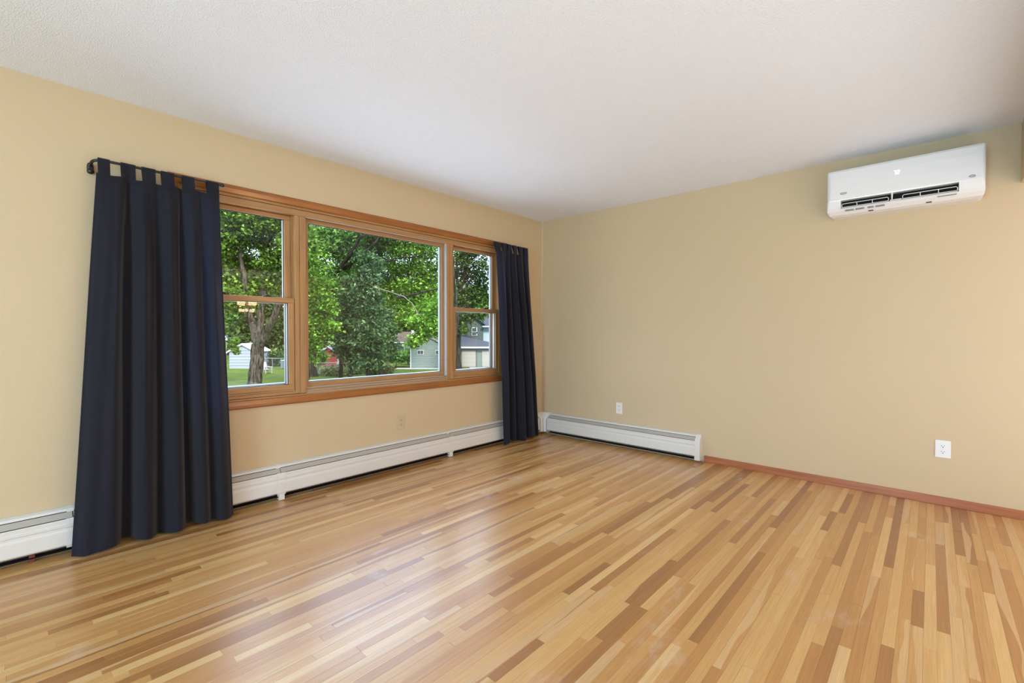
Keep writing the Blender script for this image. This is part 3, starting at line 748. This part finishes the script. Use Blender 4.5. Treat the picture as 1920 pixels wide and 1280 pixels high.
def leafmat(name, c0, c1, c2): return vary(name, c0, c1, .55, .55, c2, 'Object', .35, True)
LF_M = leafmat('maple_leaves', (.030, .070, .010), (.15, .27, .035), (.32, .45, .08))
LF_B = leafmat('bright_maple_leaves', (.035, .10, .010), (.18, .35, .035), (.36, .52, .09))
LF_O = leafmat('olive_leaves', (.020, .042, .010), (.080, .13, .030), (.19, .25, .08))
LF_C = leafmat('conifer_needles', (.016, .040, .014), (.075, .135, .045), (.24, .33, .16))
LF_T = leafmat('teal_green_leaves', (.040, .11, .022), (.17, .36, .065), (.36, .54, .14))

MB().box(-120, 220, .6, 260, ZG-.3, ZG).build('ground', GRASS, kind='structure')
MB().box(-120, 220, -60, .6, ZG-.3, ZG-.001).build('ground', GRASS, kind='structure')

def foliage(name, mat, parent, blobs, size, seed, flat=.5, clump=.35, elong=1.0, shell=.55):
    """leaves as small bent quads gathered in clumps inside ellipsoids; blobs: (centre, (rx,ry,rz), number)"""
    rg = np.random.default_rng(seed); Cs = []
    for c, r, n in blobs:
        nc = max(6, n//45); d = rg.normal(size=(nc, 3)); d /= np.linalg.norm(d, axis=1)[:, None]
        rad = shell+(1-shell)*rg.random(nc)[:, None]; rad *= rg.random(nc)[:, None]**.25
        cc_ = np.array(c)+d*rad*np.array(r)
        idx = rg.integers(0, nc, n); Cs.append(cc_[idx]+rg.normal(size=(n, 3))*clump*np.array([1, 1, .6]))
    P = np.concatenate(Cs); n = len(P)
    nrm = rg.normal(size=(n, 3)); nrm[:, 2] = np.abs(nrm[:, 2])+flat; nrm /= np.linalg.norm(nrm, axis=1)[:, None]
    a = rg.normal(size=(n, 3)); u = np.cross(nrm, a); u /= np.linalg.norm(u, axis=1)[:, None]; v = np.cross(nrm, u)
    s = (size*(.6+.8*rg.random(n)))[:, None]
    droop = nrm*s*.18
    V = np.stack([P-u*s*.5*elong, P-v*s*.36+droop*.6, P+u*s*.5*elong-droop, P+v*s*.36+droop*.6], 1).reshape(-1, 3)
    o0 = np.array(parent.location) if parent else np.zeros(3)
    V = V-o0
    me = bpy.data.meshes.new(name); me.vertices.add(4*n); me.vertices.foreach_set('co', V.astype(np.float32).ravel())
    me.loops.add(4*n); me.loops.foreach_set('vertex_index', np.arange(4*n, dtype=np.int32))
    me.polygons.add(n); me.polygons.foreach_set('loop_start', np.arange(0, 4*n, 4, dtype=np.int32)); me.polygons.foreach_set('loop_total', np.full(n, 4, dtype=np.int32))
    me.update(); me.materials.append(mat)
    ca = me.color_attributes.new('rnd', 'FLOAT_COLOR', 'POINT')
    rr_ = np.repeat(rg.random(n), 4); ca.data.foreach_set('color', np.stack([rr_, rr_, rr_, np.ones(4*n)], 1).astype(np.float32).ravel())
    o = bpy.data.objects.new(name, me); COL.objects.link(o)
    if parent: o.parent = parent
    o['kind'] = 'stuff'
    return o
def limb(parent, pts, r0, r1, mat, name='branch', seed=0, wob=.12, seg=9, flare=0):
    rr_ = random.Random(seed); P = [Vector(p) for p in pts]; out = []; rad = []
    tot = len(P)-1; sub = 5
    for i in range(tot):
        for k in range(sub):
            f = k/sub; q = P[i].lerp(P[i+1], f)
            if not (i == 0 and k == 0): q = q+Vector((rr_.uniform(-1, 1), rr_.uniform(-1, 1), rr_.uniform(-.6, .6)))*wob
            out.append(q); t = (i+f)/tot; rad.append((r0*(1-t)+r1*t)*(1+flare*max(0, 1-t*tot*2.2)**2))
    out.append(P[-1]); rad.append(r1)
    return MB().tube(out, rad, seg).at_rel(parent.location).build(name, mat, parent)
def B(px, py, D, rx, rz, n, dd=None):
    k = D/FPX; return (tuple(at(px, py, D)), (rx*k, (dd if dd is not None else rx)*k, rz*k), n)
def tree(name, base, label, cat='tree', group=None):
    p = at(*base); p.z = ZG
    return empty(name, p, label=label, cat=cat, group=group)
def A(px, py, D): return tuple(at(px, py, D))

# 1. big maple in the left pane (forked trunk)
D = 28
t1 = tree('maple_tree', (477, 735, D), 'big forked grey-barked tree standing in the lawn behind the left window')
b0 = tuple(t1.location)
limb(t1, [b0, A(480, 690, D), A(484, 645, D)], .40, .36, BARK, 'trunk', 1, .03, 14, .55)
limb(t1, [A(483, 650, D), A(474, 610, D), A(462, 565, D), A(455, 500, D), A(447, 430, D)], .25, .07, BARK, 'branch', 2, .05)
limb(t1, [A(486, 648, D), A(488, 600, D+.5), A(495, 540, D+1), A(494, 470, D+1), A(478, 395, D+1)], .27, .15, BARK, 'branch', 3, .06)
limb(t1, [A(487, 650, D), A(508, 608, D-.5), A(527, 560, D-1), A(548, 480, D-1), A(556, 400, D-1)], .25, .09, BARK, 'branch', 4, .05)
limb(t1, [A(494, 480, D+1), A(510, 430, D), A(518, 390, D)], .10, .05, BARK, 'branch', 5, .05)
foliage('foliage', LF_M, t1, [B(425, 415, D, 38, 28, 2600), B(500, 405, D, 45, 26, 3000), B(430, 500, D+1, 32, 30, 2400), B(520, 500, D+1, 30, 60, 3200), B(470, 540, D+2, 60, 26, 2600), B(440, 560, D, 30, 20, 1200), B(570, 470, D, 40, 70, 2500), B(560, 380, D, 60, 40, 2500), B(440, 350, D, 90, 40, 2500), B(370, 480, D, 40, 80, 2000), B(455, 450, D+1, 60, 14, 1500), B(425, 460, D, 22, 40, 1600), B(470, 495, D+2, 30, 16, 1300), B(440, 395, D+1, 40, 20, 2400), B(480, 380, D, 60, 20, 2400), B(540, 430, D+1, 26, 50, 1600), B(470, 520, D+3, 60, 16, 3000), B(430, 540, D+2, 30, 20, 1400), B(500, 425, D+1, 40, 16, 2000)], .20, 21, clump=.42)
foliage('foliage', LF_M, t1, [B(441, 640, D-2, 7, 11, 120), B(446, 656, D-2, 5, 9, 70), B(436, 652, D-2, 5, 6, 40)], .17, 22, clump=.09)

# 2. tree with long arching limbs left of the picture window
D = 38
t2 = tree('arching_tree', (588, 706, D), 'tall dark-trunked tree whose long limbs arch across the picture window')
b0 = tuple(t2.location)
limb(t2, [b0, A(588, 670, D), A(592, 645, D), A(598, 610, D), A(612, 570, D), A(630, 515, D)], .25, .16, BARKD, 'trunk', 11, .05, 12, .6)
limb(t2, [A(630, 515, D), A(655, 480, D-1), A(678, 446, D-2), A(700, 425, D-2)], .19, .06, BARKD, 'branch', 12, .10)
limb(t2, [A(645, 505, D), A(672, 485, D-1), A(697, 460, D-2), A(716, 440, D-2)], .15, .06, BARKD, 'branch', 13, .10)
limb(t2, [A(626, 475, D), A(650, 458, D), A(676, 440, D)], .08, .04, BARKD, 'branch', 14, .08)
limb(t2, [A(690, 506, D), A(712, 494, D), A(740, 485, D), A(785, 480, D)], .13, .05, BARKD, 'branch', 15, .08)
limb(t2, [A(697, 504, D), A(706, 494, D), A(716, 488, D)], .10, .04, BARKD, 'branch', 16, .05)
limb(t2, [A(598, 612, D), A(582, 560, D), A(578, 480, D)], .14, .06, BARKD, 'branch', 17, .1)
limb(t2, [A(745, 558, D-3), A(775, 552, D-3), A(800, 545, D-3), A(830, 541, D-3)], .12, .05, BARKD, 'branch', 18, .06)
limb(t2, [A(612, 570, D), A(638, 600, D), A(648, 640, D)], .12, .05, BARKD, 'branch', 19, .08)
foliage('foliage', LF_T, t2, [B(600, 450, D, 45, 40, 4200), B(640, 440, D, 50, 35, 4200), B(600, 520, D, 40, 35, 3400), B(660, 490, D+2, 50, 35, 3200), B(650, 380, D, 90, 40, 3000), B(720, 430, D+2, 60, 30, 3600), B(690, 510, D+3, 45, 24, 1800), B(700, 410, D, 50, 24, 3400), B(735, 455, D+3, 40, 26, 2600), B(670, 430, D+4, 50, 30, 3000), B(703, 462, D+4, 34, 26, 2600), B(725, 420, D+3, 40, 22, 2200)], .22, 31, clump=.55)
foliage('foliage', LF_B, t2, [B(770, 460, D+2, 50, 30, 3200), B(800, 500, D+2, 36, 40, 2600), B(745, 500, D+3, 45, 25, 2200), B(730, 545, D+4, 40, 22, 1800), B(780, 540, D+2, 45, 28, 3000), B(800, 590, D, 32, 30, 2600), B(765, 585, D+2, 26, 24, 1500), B(830, 440, D, 40, 50, 1800)], .22, 32, clump=.5)

# 3. bright low maple in front (lower left of the picture window)
D = 29.5
t3 = tree('young_maple', (576, 712, D), 'bright lime-green young maple with drooping leaves at left of the picture window')
limb(t3, [tuple(t3.location), A(578, 660, D), A(590, 600, D), A(600, 545, D)], .12, .05, BARKD, 'trunk', 41, .05)
limb(t3, [A(584, 620, D), A(600, 617, D), A(622, 626, D)], .05, .02, BARKD, 'branch', 42, .05)
foliage('foliage', LF_B, t3, [B(590, 560, D, 30, 20, 1500), B(583, 600, D, 18, 26, 1500), B(605, 580, D, 18, 16, 900), B(612, 612, D, 18, 8, 500), B(600, 626, D, 14, 10, 420), B(586, 645, D, 12, 16, 560), B(578, 675, D, 6, 12, 120), B(594, 530, D, 30, 18, 900), B(565, 600, D, 20, 60, 1000)], .21, 43, clump=.28)

# 4. conifers in the middle
D = 32
for k, (px, w_, top, sd) in enumerate(((657, 24, 520, 51), (690, 30, 482, 52), (639, 9, 600, 53))):
    lab = ['dark conifer behind the middle of the window, between the other two', 'tallest dark blue-green conifer, right one of the three in the window', 'smallest dark conifer, nearest the red shed'][k]
    dk = (32.4, 29.6, 35.2)[k]
    e = tree('conifer', (px, 706, dk), lab)
    limb(e, [tuple(e.location), A(px+1, 640, dk), A(px, top+10, dk)], .17, .04, BARKD, 'trunk', sd, .04)
    bl = []; y = (672, 680, 655)[k]
    while y > top:
        f = (y-top)/(690-top); rx = w_*(.35+.75*min(1, f*1.5))*(1 if y < 660 else .8)
        bl.append(B(px, y, dk, rx, 11, int(150+rx*26))); y -= 13
    foliage('foliage', LF_C, e, bl, .17, sd+5, flat=.1, clump=.30, elong=1.5, shell=.6)
D = 34.5
# a broader cedar mass to the right of them
e = tree('conifer', (715, 702, D+1), 'broad shaggy evergreen beside the lawn, left of the brown-roofed house')
limb(e, [tuple(e.location), A(716, 640, D+1), A(712, 600, D+1)], .16, .05, BARKD, 'trunk', 60, .05)
foliage('foliage', LF_C, e, [B(716, 590, D+1, 18, 16, 700), B(720, 622, D+1, 22, 22, 1300), B(722, 652, D+1, 22, 22, 1400), B(705, 660, D, 26, 24, 1600)], .18, 61, flat=.1, clump=.32, elong=1.5)

# 5. pale dead branch hanging in front of the trees
D = 27
e = empty('dead_branch', at(758, 557, D), label='pale bare dead branch hanging in front of the right side of the picture window', cat='branch')
limb(e, [A(700, 538, D+2), A(735, 548, D+1), A(758, 556, D), A(772, 568, D), A(784, 588, D), A(800, 604, D), A(822, 624, D)], .03, .018, PALEB, 'branch_stem', 71, .03, 6)
limb(e, [A(782, 585, D), A(780, 597, D), A(770, 606, D)], .018, .008, PALEB, 'twig', 72, .02, 6)
limb(e, [A(790, 594, D), A(806, 596, D), A(818, 610, D)], .014, .008, PALEB, 'twig', 73, .02, 6)
e2 = tree('lime_tree', (850, 730, 25), 'near lime-green tree whose leafy sprays hang over the grey-green garage')
limb(e2, [tuple(e2.location), A(856, 600, 25), A(850, 480, 25)], .13, .06, BARKD, 'trunk', 76, .05)
limb(e2, [A(853, 560, 25), A(825, 590, 25), A(795, 628, 25), A(780, 645, 25)], .04, .015, BARKD, 'branch', 77, .05)
foliage('foliage', LF_B, e2, [B(790, 636, 25, 16, 11, 420), B(778, 642, 25, 10, 7, 180), B(800, 612, 25, 12, 14, 320), B(812, 600, 25, 14, 20, 420), B(818, 622, 25, 10, 10, 200), B(780, 605, 25, 10, 8, 160), B(824, 575, 25, 12, 26, 500)], .20, 78, clump=.20)

# 6. tree in the right pane with sky showing through
D = 44
t6 = tree('spreading_tree', (857, 694, D), 'dark rough-trunked tree in the narrow right window in front of the garage doors')
limb(t6, [tuple(t6.location), A(857, 650, D), A(859, 600, D), A(862, 560, D)], .40, .28, BARKD, 'trunk', 81, .04, 12, .35)
for k, pts in enumerate(([(862, 562), (858, 520), (856, 470)], [(862, 562), (868, 520), (880, 480), (886, 440)], [(864, 560), (878, 530), (900, 500)], [(861, 540), (850, 500), (840, 470)], [(868, 525), (876, 500), (900, 470)])):
    limb(t6, [A(x, y, D) for x, y in pts], .20-.02*k, .06, BARKD, 'branch', 82+k, .08)
foliage('foliage', LF_O, t6, [B(875, 480, D, 34, 24, 1500), B(900, 460, D, 30, 18, 900), B(860, 450, D, 30, 20, 1100), B(905, 545, D+2, 24, 26, 1700), B(880, 560, D, 26, 22, 1500), B(912, 500, D, 16, 16, 450), B(878, 595, D-1, 22, 8, 520), B(868, 617, D-1, 7, 6, 120), B(903, 588, D-1, 16, 7, 300), B(868, 510, D+1, 24, 26, 900), B(893, 520, D+1, 20, 20, 600), B(856, 570, D+1, 12, 14, 300), B(875, 400, D, 60, 26, 1500)], .24, 91, clump=.45)

# 7. far tree belt
blist = [(430, 75, 60, 560, 'T'), (500, 64, 60, 580, 'O'), (560, 75, 50, 560, 'M'), (610, 64, 46, 560, 'O'), (668, 75, 56, 540, 'T'), (735, 66, 50, 560, 'M'), (790, 76, 46, 560, 'B'), (845, 66, 46, 560, 'T'), (905, 78, 46, 590, 'M'), (360, 64, 60, 540, 'M')]
desc = {'T': 'teal-green', 'O': 'olive-green', 'M': 'deep green', 'B': 'bright green'}
where = {430: 'behind the white shed', 500: 'behind the big forked trunk', 560: 'behind the left window post', 610: 'behind the red shed', 668: 'behind the conifers', 735: 'behind the brown-roofed house', 790: 'above the grey-green garage', 845: 'behind the right window post', 905: 'behind the two-storey house', 360: 'hidden mostly by the left curtain'}
for k, (px, D, rw, cyp, kd) in enumerate(blist):
    e = tree('background_tree', (px, 680, D), 'distant %s tree %s' % (desc[kd], where[px]), group=None)
    limb(e, [tuple(e.location), A(px, 620, D), A(px, 540, D)], .35, .15, BARKD, 'trunk', 100+k, .1)
    foliage('foliage', {'T': LF_T, 'O': LF_O, 'M': LF_M, 'B': LF_B}[kd], e, [B(px, cyp, D, rw, 46, 2600, 1.8), B(px-rw*.4, cyp+50, D, rw*.6, 34, 1500, 1.8), B(px+rw*.4, cyp+45, D, rw*.6, 34, 1500, 1.8)], .55, 120+k, clump=.9)
# shrubs along the fence and by the house
shr = [(515, 672, 50.5, 26, 22, 'O', 'dark hedge bush behind the fence right of the big trunk'), (596, 670, 44, 8, 9, 'M', 'round bush between the dark trunk and the red shed'), (742, 668, 49, 16, 9, 'T', 'green shrub in front of the brown-roofed house, the left one'), (765, 664, 53, 11, 9, 'M', 'green shrub in front of the brown-roofed house, next to the garage'), (448, 640, 55, 14, 12, 'O', 'leafy bush hanging at the left side of the white shed')]
for k, (px, py, D, rx, rz, kd, lab) in enumerate(shr):
    e = tree('shrub', (px, py+rz, D), lab, 'shrub')
    foliage('foliage', {'T': LF_T, 'O': LF_O, 'M': LF_M}[kd], e, [B(px, py, D, rx, rz, 1300), B(px, py+rz*.55, D, rx, rz*.45, 800)], .26, 140+k, clump=.3)
    limb(e, [tuple(e.location), A(px, py, D)], .06, .03, BARKD, 'stem', 150+k, .05)
# tall weeds under the conifers
WEED = leafmat('weeds', (.06, .085, .025), (.14, .165, .06), (.22, .23, .11))
e = empty('weed_patch', at(650, 700, 37), label='tall pale weeds growing under the conifers', cat='weeds', kind='stuff')
foliage('weeds', WEED, e, [B(640, 697, 40, 46, 8, 2600), B(715, 694, 38, 24, 8, 1500)], .20, 160, clump=.3, elong=1.8)

MB().box(-14, 12, .3, 11, ZG-.05, ZG+.04).build('path', simple('pale_bounce_slab', (.68, .66, .64), .9, .2, var=.06, vscale=2), kind='structure')  # unseen pale slab, added to reflect daylight up to the ceiling
# ---- buildings
def sid(name, col, step=.16):
    m, t, b, o = nmat(name); b.inputs['Base Color'].default_value = (*col, 1); b.inputs['Roughness'].default_value = .7
    return m
class Frame:
    """local frame for a building: origin at its left front foot, x to the right, y away from the viewer"""
    def __init__(s, name, px, py, D, yaw, label, cat):
        p = at(px, py, D); p.z = ZG; s.e = empty(name, p, yaw, label=label, cat=cat)
    def put(s, mb, nm, mat, parent=None, **kw):
        return mb.build(nm, mat, parent or s.e, **kw)
FACE = YAW-PI/2      # yaw of a wall square to the view direction
def gable_building(name, px, py, D, yaw, W, Dp, eave, peak, mwall, mroof, label, cat, siding=True, step=.2, trim=None, over=.25):
    f = Frame(name, px, py, D, yaw, label, cat)
    prof = [(0, 0), (W, 0), (W, eave), (W/2, peak), (0, eave)]
    f.put(MB().prism(prof, 0, Dp, lambda p, q, a: (p, a, q)), 'wall', mwall)
    if siding:
        z = 0
        while z < peak-.1:
            zt = z+step-.02; 
            def half(z_): return W/2 if z_ <= eave else W/2*(peak-z_)/(peak-eave)
            h = half(zt)-.01
            if h > .1: f.put(MB().add([(W/2-h, -.035, z), (W/2+h, -.035, z), (W/2+h, -.012, zt), (W/2-h, -.012, zt), (W/2-h, 0, z), (W/2+h, 0, z), (W/2+h, 0, zt), (W/2-h, 0, zt)], [(0,1,2,3),(0,4,5,1),(3,2,6,7),(0,3,7,4),(1,5,6,2)]), 'siding_board', mwall)
            z += step
    th = .12; sl = (peak-eave)/(W/2)
    for s_ in (-1, 1):
        xe = W/2+s_*(W/2+over); ze = eave-sl*over
        pts = [(W/2, peak), (xe, ze), (xe, ze+th), (W/2, peak+th)]
        f.put(MB().prism(pts, -over, Dp+over, lambda p, q, a: (p, a, q)), 'roof_panel', mroof)
        pts = [(W/2, peak-.05), (xe, ze-.05), (xe, ze+th+.01), (W/2, peak+th+.01)]
        f.put(MB().prism(pts, -over-.03, -over, lambda p, q, a: (p, a, q)), 'rake_board', trim or mroof)
    return f
PW = simple('shed_white', (.21, .235, .25), .6, .3, var=.03); RED = simple('shed_red', (.28, .040, .022), .7, .3, var=.1, vscale=4)
GG = simple('garage_green_grey', (.140, .175, .158), .7, .3, var=.03); SH = simple('shingles_grey', (.050, .050, .056), .9, .05, var=.15, vscale=8)
SHB = simple('shingles_brown', (.070, .048, .038), .9, .05, var=.15, vscale=8); TW = simple('trim_white', (.42, .42, .42), .6, .3)
DG = simple('house_dark_green', (.055, .075, .066), .7, .3); LT = simple('house_pale_teal', (.27, .34, .35), .7, .3); BG = simple('garage_door_beige', (.29, .27, .235), .6, .3)
PWIN = simple('dark_window_glass', (.04, .05, .055), .1, .6); CONC = simple('pale_concrete', (.30, .29, .26), .9, .2, var=.06, vscale=2)
# white shed
f = gable_building('garden_shed', 430, 691, 46.4, FACE+R(4), 2.55, 3.0, 1.72, 2.42, PW, TW, 'small white gabled shed at the left edge of the lawn', 'shed', True, .3, TW, .12)
f.put(MB().box(.05, 2.5, -.05, -.03, .93, .97), 'wall_band', GREYM)
# something cream half hidden beside it
e = empty('porch_post', at(417, 686, 46), label='cream porch post and rail left of the white shed', cat='post'); e.location.z = ZG
MB().box(-.09, .09, -.09, .09, 0, 1.9, .01).build('post', TW, e); MB().box(-.3, .42, -.05, .05, 1.55, 1.68, .01).build('rail', TW, e)
# red shed
f = gable_building('red_shed', 600, 688, 49, FACE-R(6), 2.0, 3.4, 1.55, 2.1, RED, SH, 'small red shed with white trim seen past the conifers', 'shed', False, .3, TW, .15)
f.put(MB().box(1.96, 2.06, -.04, .06, 0, 1.5), 'corner_board', TW)
f2 = Frame('red_fence_panel', 643, 686, 51, FACE, 'red boards glimpsed through the conifers right of the red shed', 'fence')
for k in range(8): f2.put(MB().box(k*.26, k*.26+.22, 0, .03, 0, 1.15, .004), 'fence_board', RED)
for z in (.3, .9): f2.put(MB().box(0, 2.1, .03, .07, z, z+.08), 'fence_rail', TW)
# grey-green garage
f = gable_building('garage', 770, 690.5, 46.6, FACE+R(2), 3.55, 6.0, 2.30, 3.25, GG, SH, 'grey-green clapboard garage with two small windows', 'garage', True, .2, simple('trim_taupe', (.22, .20, .19), .7), .12)
for x_ in (.72, 2.55):
    fr = f.put(MB().box(x_-.05, x_+.60, -.06, -.03, 1.42, 1.88), 'window', TW)
    for q in (0, 1): f.put(MB().box(x_+q*.29, x_+q*.29+.25, -.075, -.055, 1.48, 1.82), 'pane', PWIN, fr)
f.put(MB().box(-.04, .05, -.05, .04, 0, 2.28), 'corner_board', TW)
MB().box(-2.0, 4.2, -.9, .3, 0, .05, .01).build('concrete_slab', CONC, f.e)
# brown-roofed house
f = Frame('bungalow', 733, 676, 58, FACE, 'white bungalow with brown hip roof beyond the shrubs', 'house')
f.put(MB().box(0, 5.2, 0, 5, 0, 2.5), 'wall', simple('bungalow_white', (.30, .31, .31), .7, .3))
f.put(MB().add([(-1.2, -.5, 2.45), (5.0, -.5, 2.45), (5.0, 5.5, 2.45), (-1.2, 5.5, 2.45), (1.0, 2.5, 3.75), (3.7, 2.5, 3.75)], [(0,1,5,4),(1,2,5),(2,3,4,5),(3,0,4),(0,3,2,1)]), 'roof', SHB)
f.put(MB().box(-1.2, 5.0, -.54, -.48, 2.36, 2.48), 'gutter', TW)
f.put(MB().box(2.2, 2.5, 1.6, 1.9, 3.3, 3.95), 'roof_vent', TW)
fr = f.put(MB().box(.9, 1.7, -.04, 0, 1.1, 2.0), 'window', TW); f.put(MB().box(.96, 1.64, -.06, -.03, 1.16, 1.94), 'pane', PWIN, fr)
# two-storey house with garage doors (right window)
k50 = 48.8/FPX
f = Frame('two_storey_house', 862, 688, 48.8, FACE, 'two-storey green and pale teal house with beige garage doors', 'house')
px2 = lambda a: (a-862)*k50
pz = lambda y: (688-y)*k50
f.put(MB().box(px2(850), px2(960), 0, 7, 0, pz(651)), 'wall', GG)
for a, c in ((866, 892), (903.5, 935)):
    d_ = f.put(MB().box(px2(a), px2(c), -.05, .0, .02, pz(657)), 'garage_door', BG)
    for q in range(4): f.put(MB().box(px2(a)+.03, px2(c)-.03, -.065, -.05, .06+q*.43, .44+q*.43, .004), 'door_panel', BG, d_)
f.put(MB().box(px2(893), px2(895), -.05, 0, 0, pz(655)), 'door_trim', simple('door_trim_brown', (.12, .095, .07), .7))
f.put(MB().box(px2(848), px2(965), -.45, -.36, pz(652.5), pz(649.5)), 'gutter', TW)
f.put(MB().add([(px2(848), -.45, pz(650)), (px2(965), -.45, pz(650)), (px2(965), 2.6, pz(645.5)), (px2(903), 2.6, pz(645.5)), (px2(872), 2.6, pz(628)), (px2(848), 2.6, pz(628))], [(0,1,2,3,4,5)]).add([(px2(848), -.45, pz(651)), (px2(965), -.45, pz(651)), (px2(965), 2.7, pz(651)), (px2(848), 2.7, pz(651))], [(0,1,2,3)]), 'lower_roof', SH)
f.put(MB().prism([(px2(872), pz(655)), (px2(903), pz(655)), (px2(903), pz(606)), (px2(884), pz(592)), (px2(872), pz(600))], 2.8, 7, lambda p, q, a: (p, a, q)), 'upper_wall', DG)
f.put(MB().prism([(px2(903), pz(655)), (px2(945), pz(655)), (px2(945), pz(612)), (px2(903), pz(612))], 3.0, 7, lambda p, q, a: (p, a, q)), 'upper_wall', LT)
q = 0
fr = f.put(MB().box(px2(880), px2(891), 2.72, 2.8, pz(629.5), pz(613)), 'window', TW)
for za, zb_ in ((628.3, 622.2), (620.8, 614.3)): f.put(MB().box(px2(881.3), px2(889.8), 2.68, 2.73, pz(za), pz(zb_)), 'pane', PWIN, fr)
f.put(MB().box(px2(902), px2(950), 2.4, 2.5, pz(612.5), pz(610)), 'gutter', TW)
f.put(MB().prism([(2.45, pz(611)), (7.2, pz(611)), (5, pz(588))], px2(903), px2(950), lambda p, q, a: (a, p, q)), 'upper_roof', SH)
f.put(MB().prism([(px2(868), pz(605)), (px2(884), pz(591.5)), (px2(907), pz(608.5)), (px2(907), pz(606.5)), (px2(884), pz(589.5)), (px2(868), pz(603))], 2.55, 7, lambda p, q, a: (p, a, q)), 'upper_roof', SH)
# driveway
p1, p2, p3, p4 = at(880, 689.5, 48), at(960, 689.5, 48), at(990, 705, 38), at(893, 700, 41)
b = MB()
b.add([(p.x, p.y, ZG+.03) for p in (p1, p2, p3, p4)]+[(p.x, p.y, ZG-.05) for p in (p1, p2, p3, p4)], [(0,1,2,3),(4,5,1,0),(5,6,2,1),(6,7,3,2),(7,4,0,3),(7,6,5,4)]).build('driveway', CONC, kind='structure')
# lawn chair and bin
GREYW = simple('weathered_chair', (.36, .31, .30), .7, .3)
pc = at(500, 700, 41); pc.z = ZG
e = empty('lawn_chair', pc, FACE+R(55), label='weathered white lounge chair on the lawn right of the big trunk', cat='chair')
for sx_ in (-.27, .27):
    MB().box(sx_-.04, sx_+.04, -.38, -.30, 0, .55, .01).build('leg', GREYW, e); MB().box(sx_-.04, sx_+.04, .25, .33, 0, .38, .01).build('leg', GREYW, e)
    MB().box(sx_-.07, sx_+.07, -.42, .42, .55, .59, .01).build('armrest', GREYW, e)
b = MB()
for k in range(6): MB().box(-.26, .26, -.36+k*.12, -.36+k*.12+.1, .34-k*.022, .365-k*.022, .004).build('seat_slat', GREYW, e)
for k in range(5):
    x_ = -.26+k*.108; MB().prism([(.26, .22), (.62, .98), (.65, .98), (.30, .22)], x_, x_+.09, lambda p, q, a: (a, p, q)).build('back_slat', GREYW, e)
e = empty('storage_bin', at(537, 688, 47), FACE, label='blue-grey storage bin behind the wire fence', cat='bin'); e.location.z = ZG
MB().box(-.45, .45, -.3, .3, 0, .78, .03).build('bin_body', simple('bin_blue_grey', (.14, .19, .20), .6), e); MB().box(-.48, .48, -.33, .33, .78, .84, .02).build('bin_lid', simple('bin_lid_grey', (.42, .50, .52), .6), e)
# chain-link fence
def chainlink(pa, pb, n, label):
    pa = at(*pa); pb = at(*pb); pa.z = pb.z = ZG; e = empty('wire_fence', pa, label=label, cat='fence'); d = pb-pa
    gal = bpy.data.materials.get('galvanised') or simple('galvanised', (.28, .29, .29), .45, .5, metal=.4)
    hz = 1.05
    for k in range(n+1): q = d*k/n; MB().tube([q, q+Vector((0, 0, hz+.04))], .028, 8).build('post', gal, e)
    MB().tube([Vector((0, 0, hz)), d+Vector((0, 0, hz))], .022, 8).build('top_rail', gal, e)
    b = MB(); m = int(d.length/.16)
    for k in range(-7, m):
        for sg in (0, 1):
            a0_, a1_ = (k, k+7) if sg == 0 else (k+7, k)
            f0, f1 = a0_/m, a1_/m
            z0_, z1_ = 0, hz
            if f0 < 0: z0_ = hz*(0-f0)/(f1-f0); f0 = 0
            if f1 < 0: z1_ = hz*(f0)/(f0-f1); f1 = 0
            if f1 > 1: z1_ = hz*(1-f0)/(f1-f0); f1 = 1
            if f0 > 1: z0_ = hz*(f0-1)/(f0-f1); f0 = 1
            b.tube([d*f0+Vector((0, 0, z0_)), d*f1+Vector((0, 0, z1_))], .0035, 3, False, False)
    o = b.build('wire_mesh', gal, e); o['kind'] = 'stuff'
chainlink((494, 691, 46.5), (562, 690, 46), 4, 'galvanised wire fence across the lawn right of the big trunk')
chainlink((594, 704, 38.5), (700, 697, 42.5), 6, 'galvanised wire fence running under the conifers')
groups = {'electrical_outlet': 'wall outlets', 'curtain': 'navy tab-top curtains', 'curtain_rod': 'black curtain rods', 'baseboard_heater': 'white baseboard heaters',
          'conifer': 'evergreens in the middle of the view', 'background_tree': 'distant trees', 'shrub': 'garden shrubs', 'wire_fence': 'wire fences'}
for o in bpy.data.objects:
    if o.parent is None and o.name.split('.')[0] in groups: o['group'] = groups[o.name.split('.')[0]]
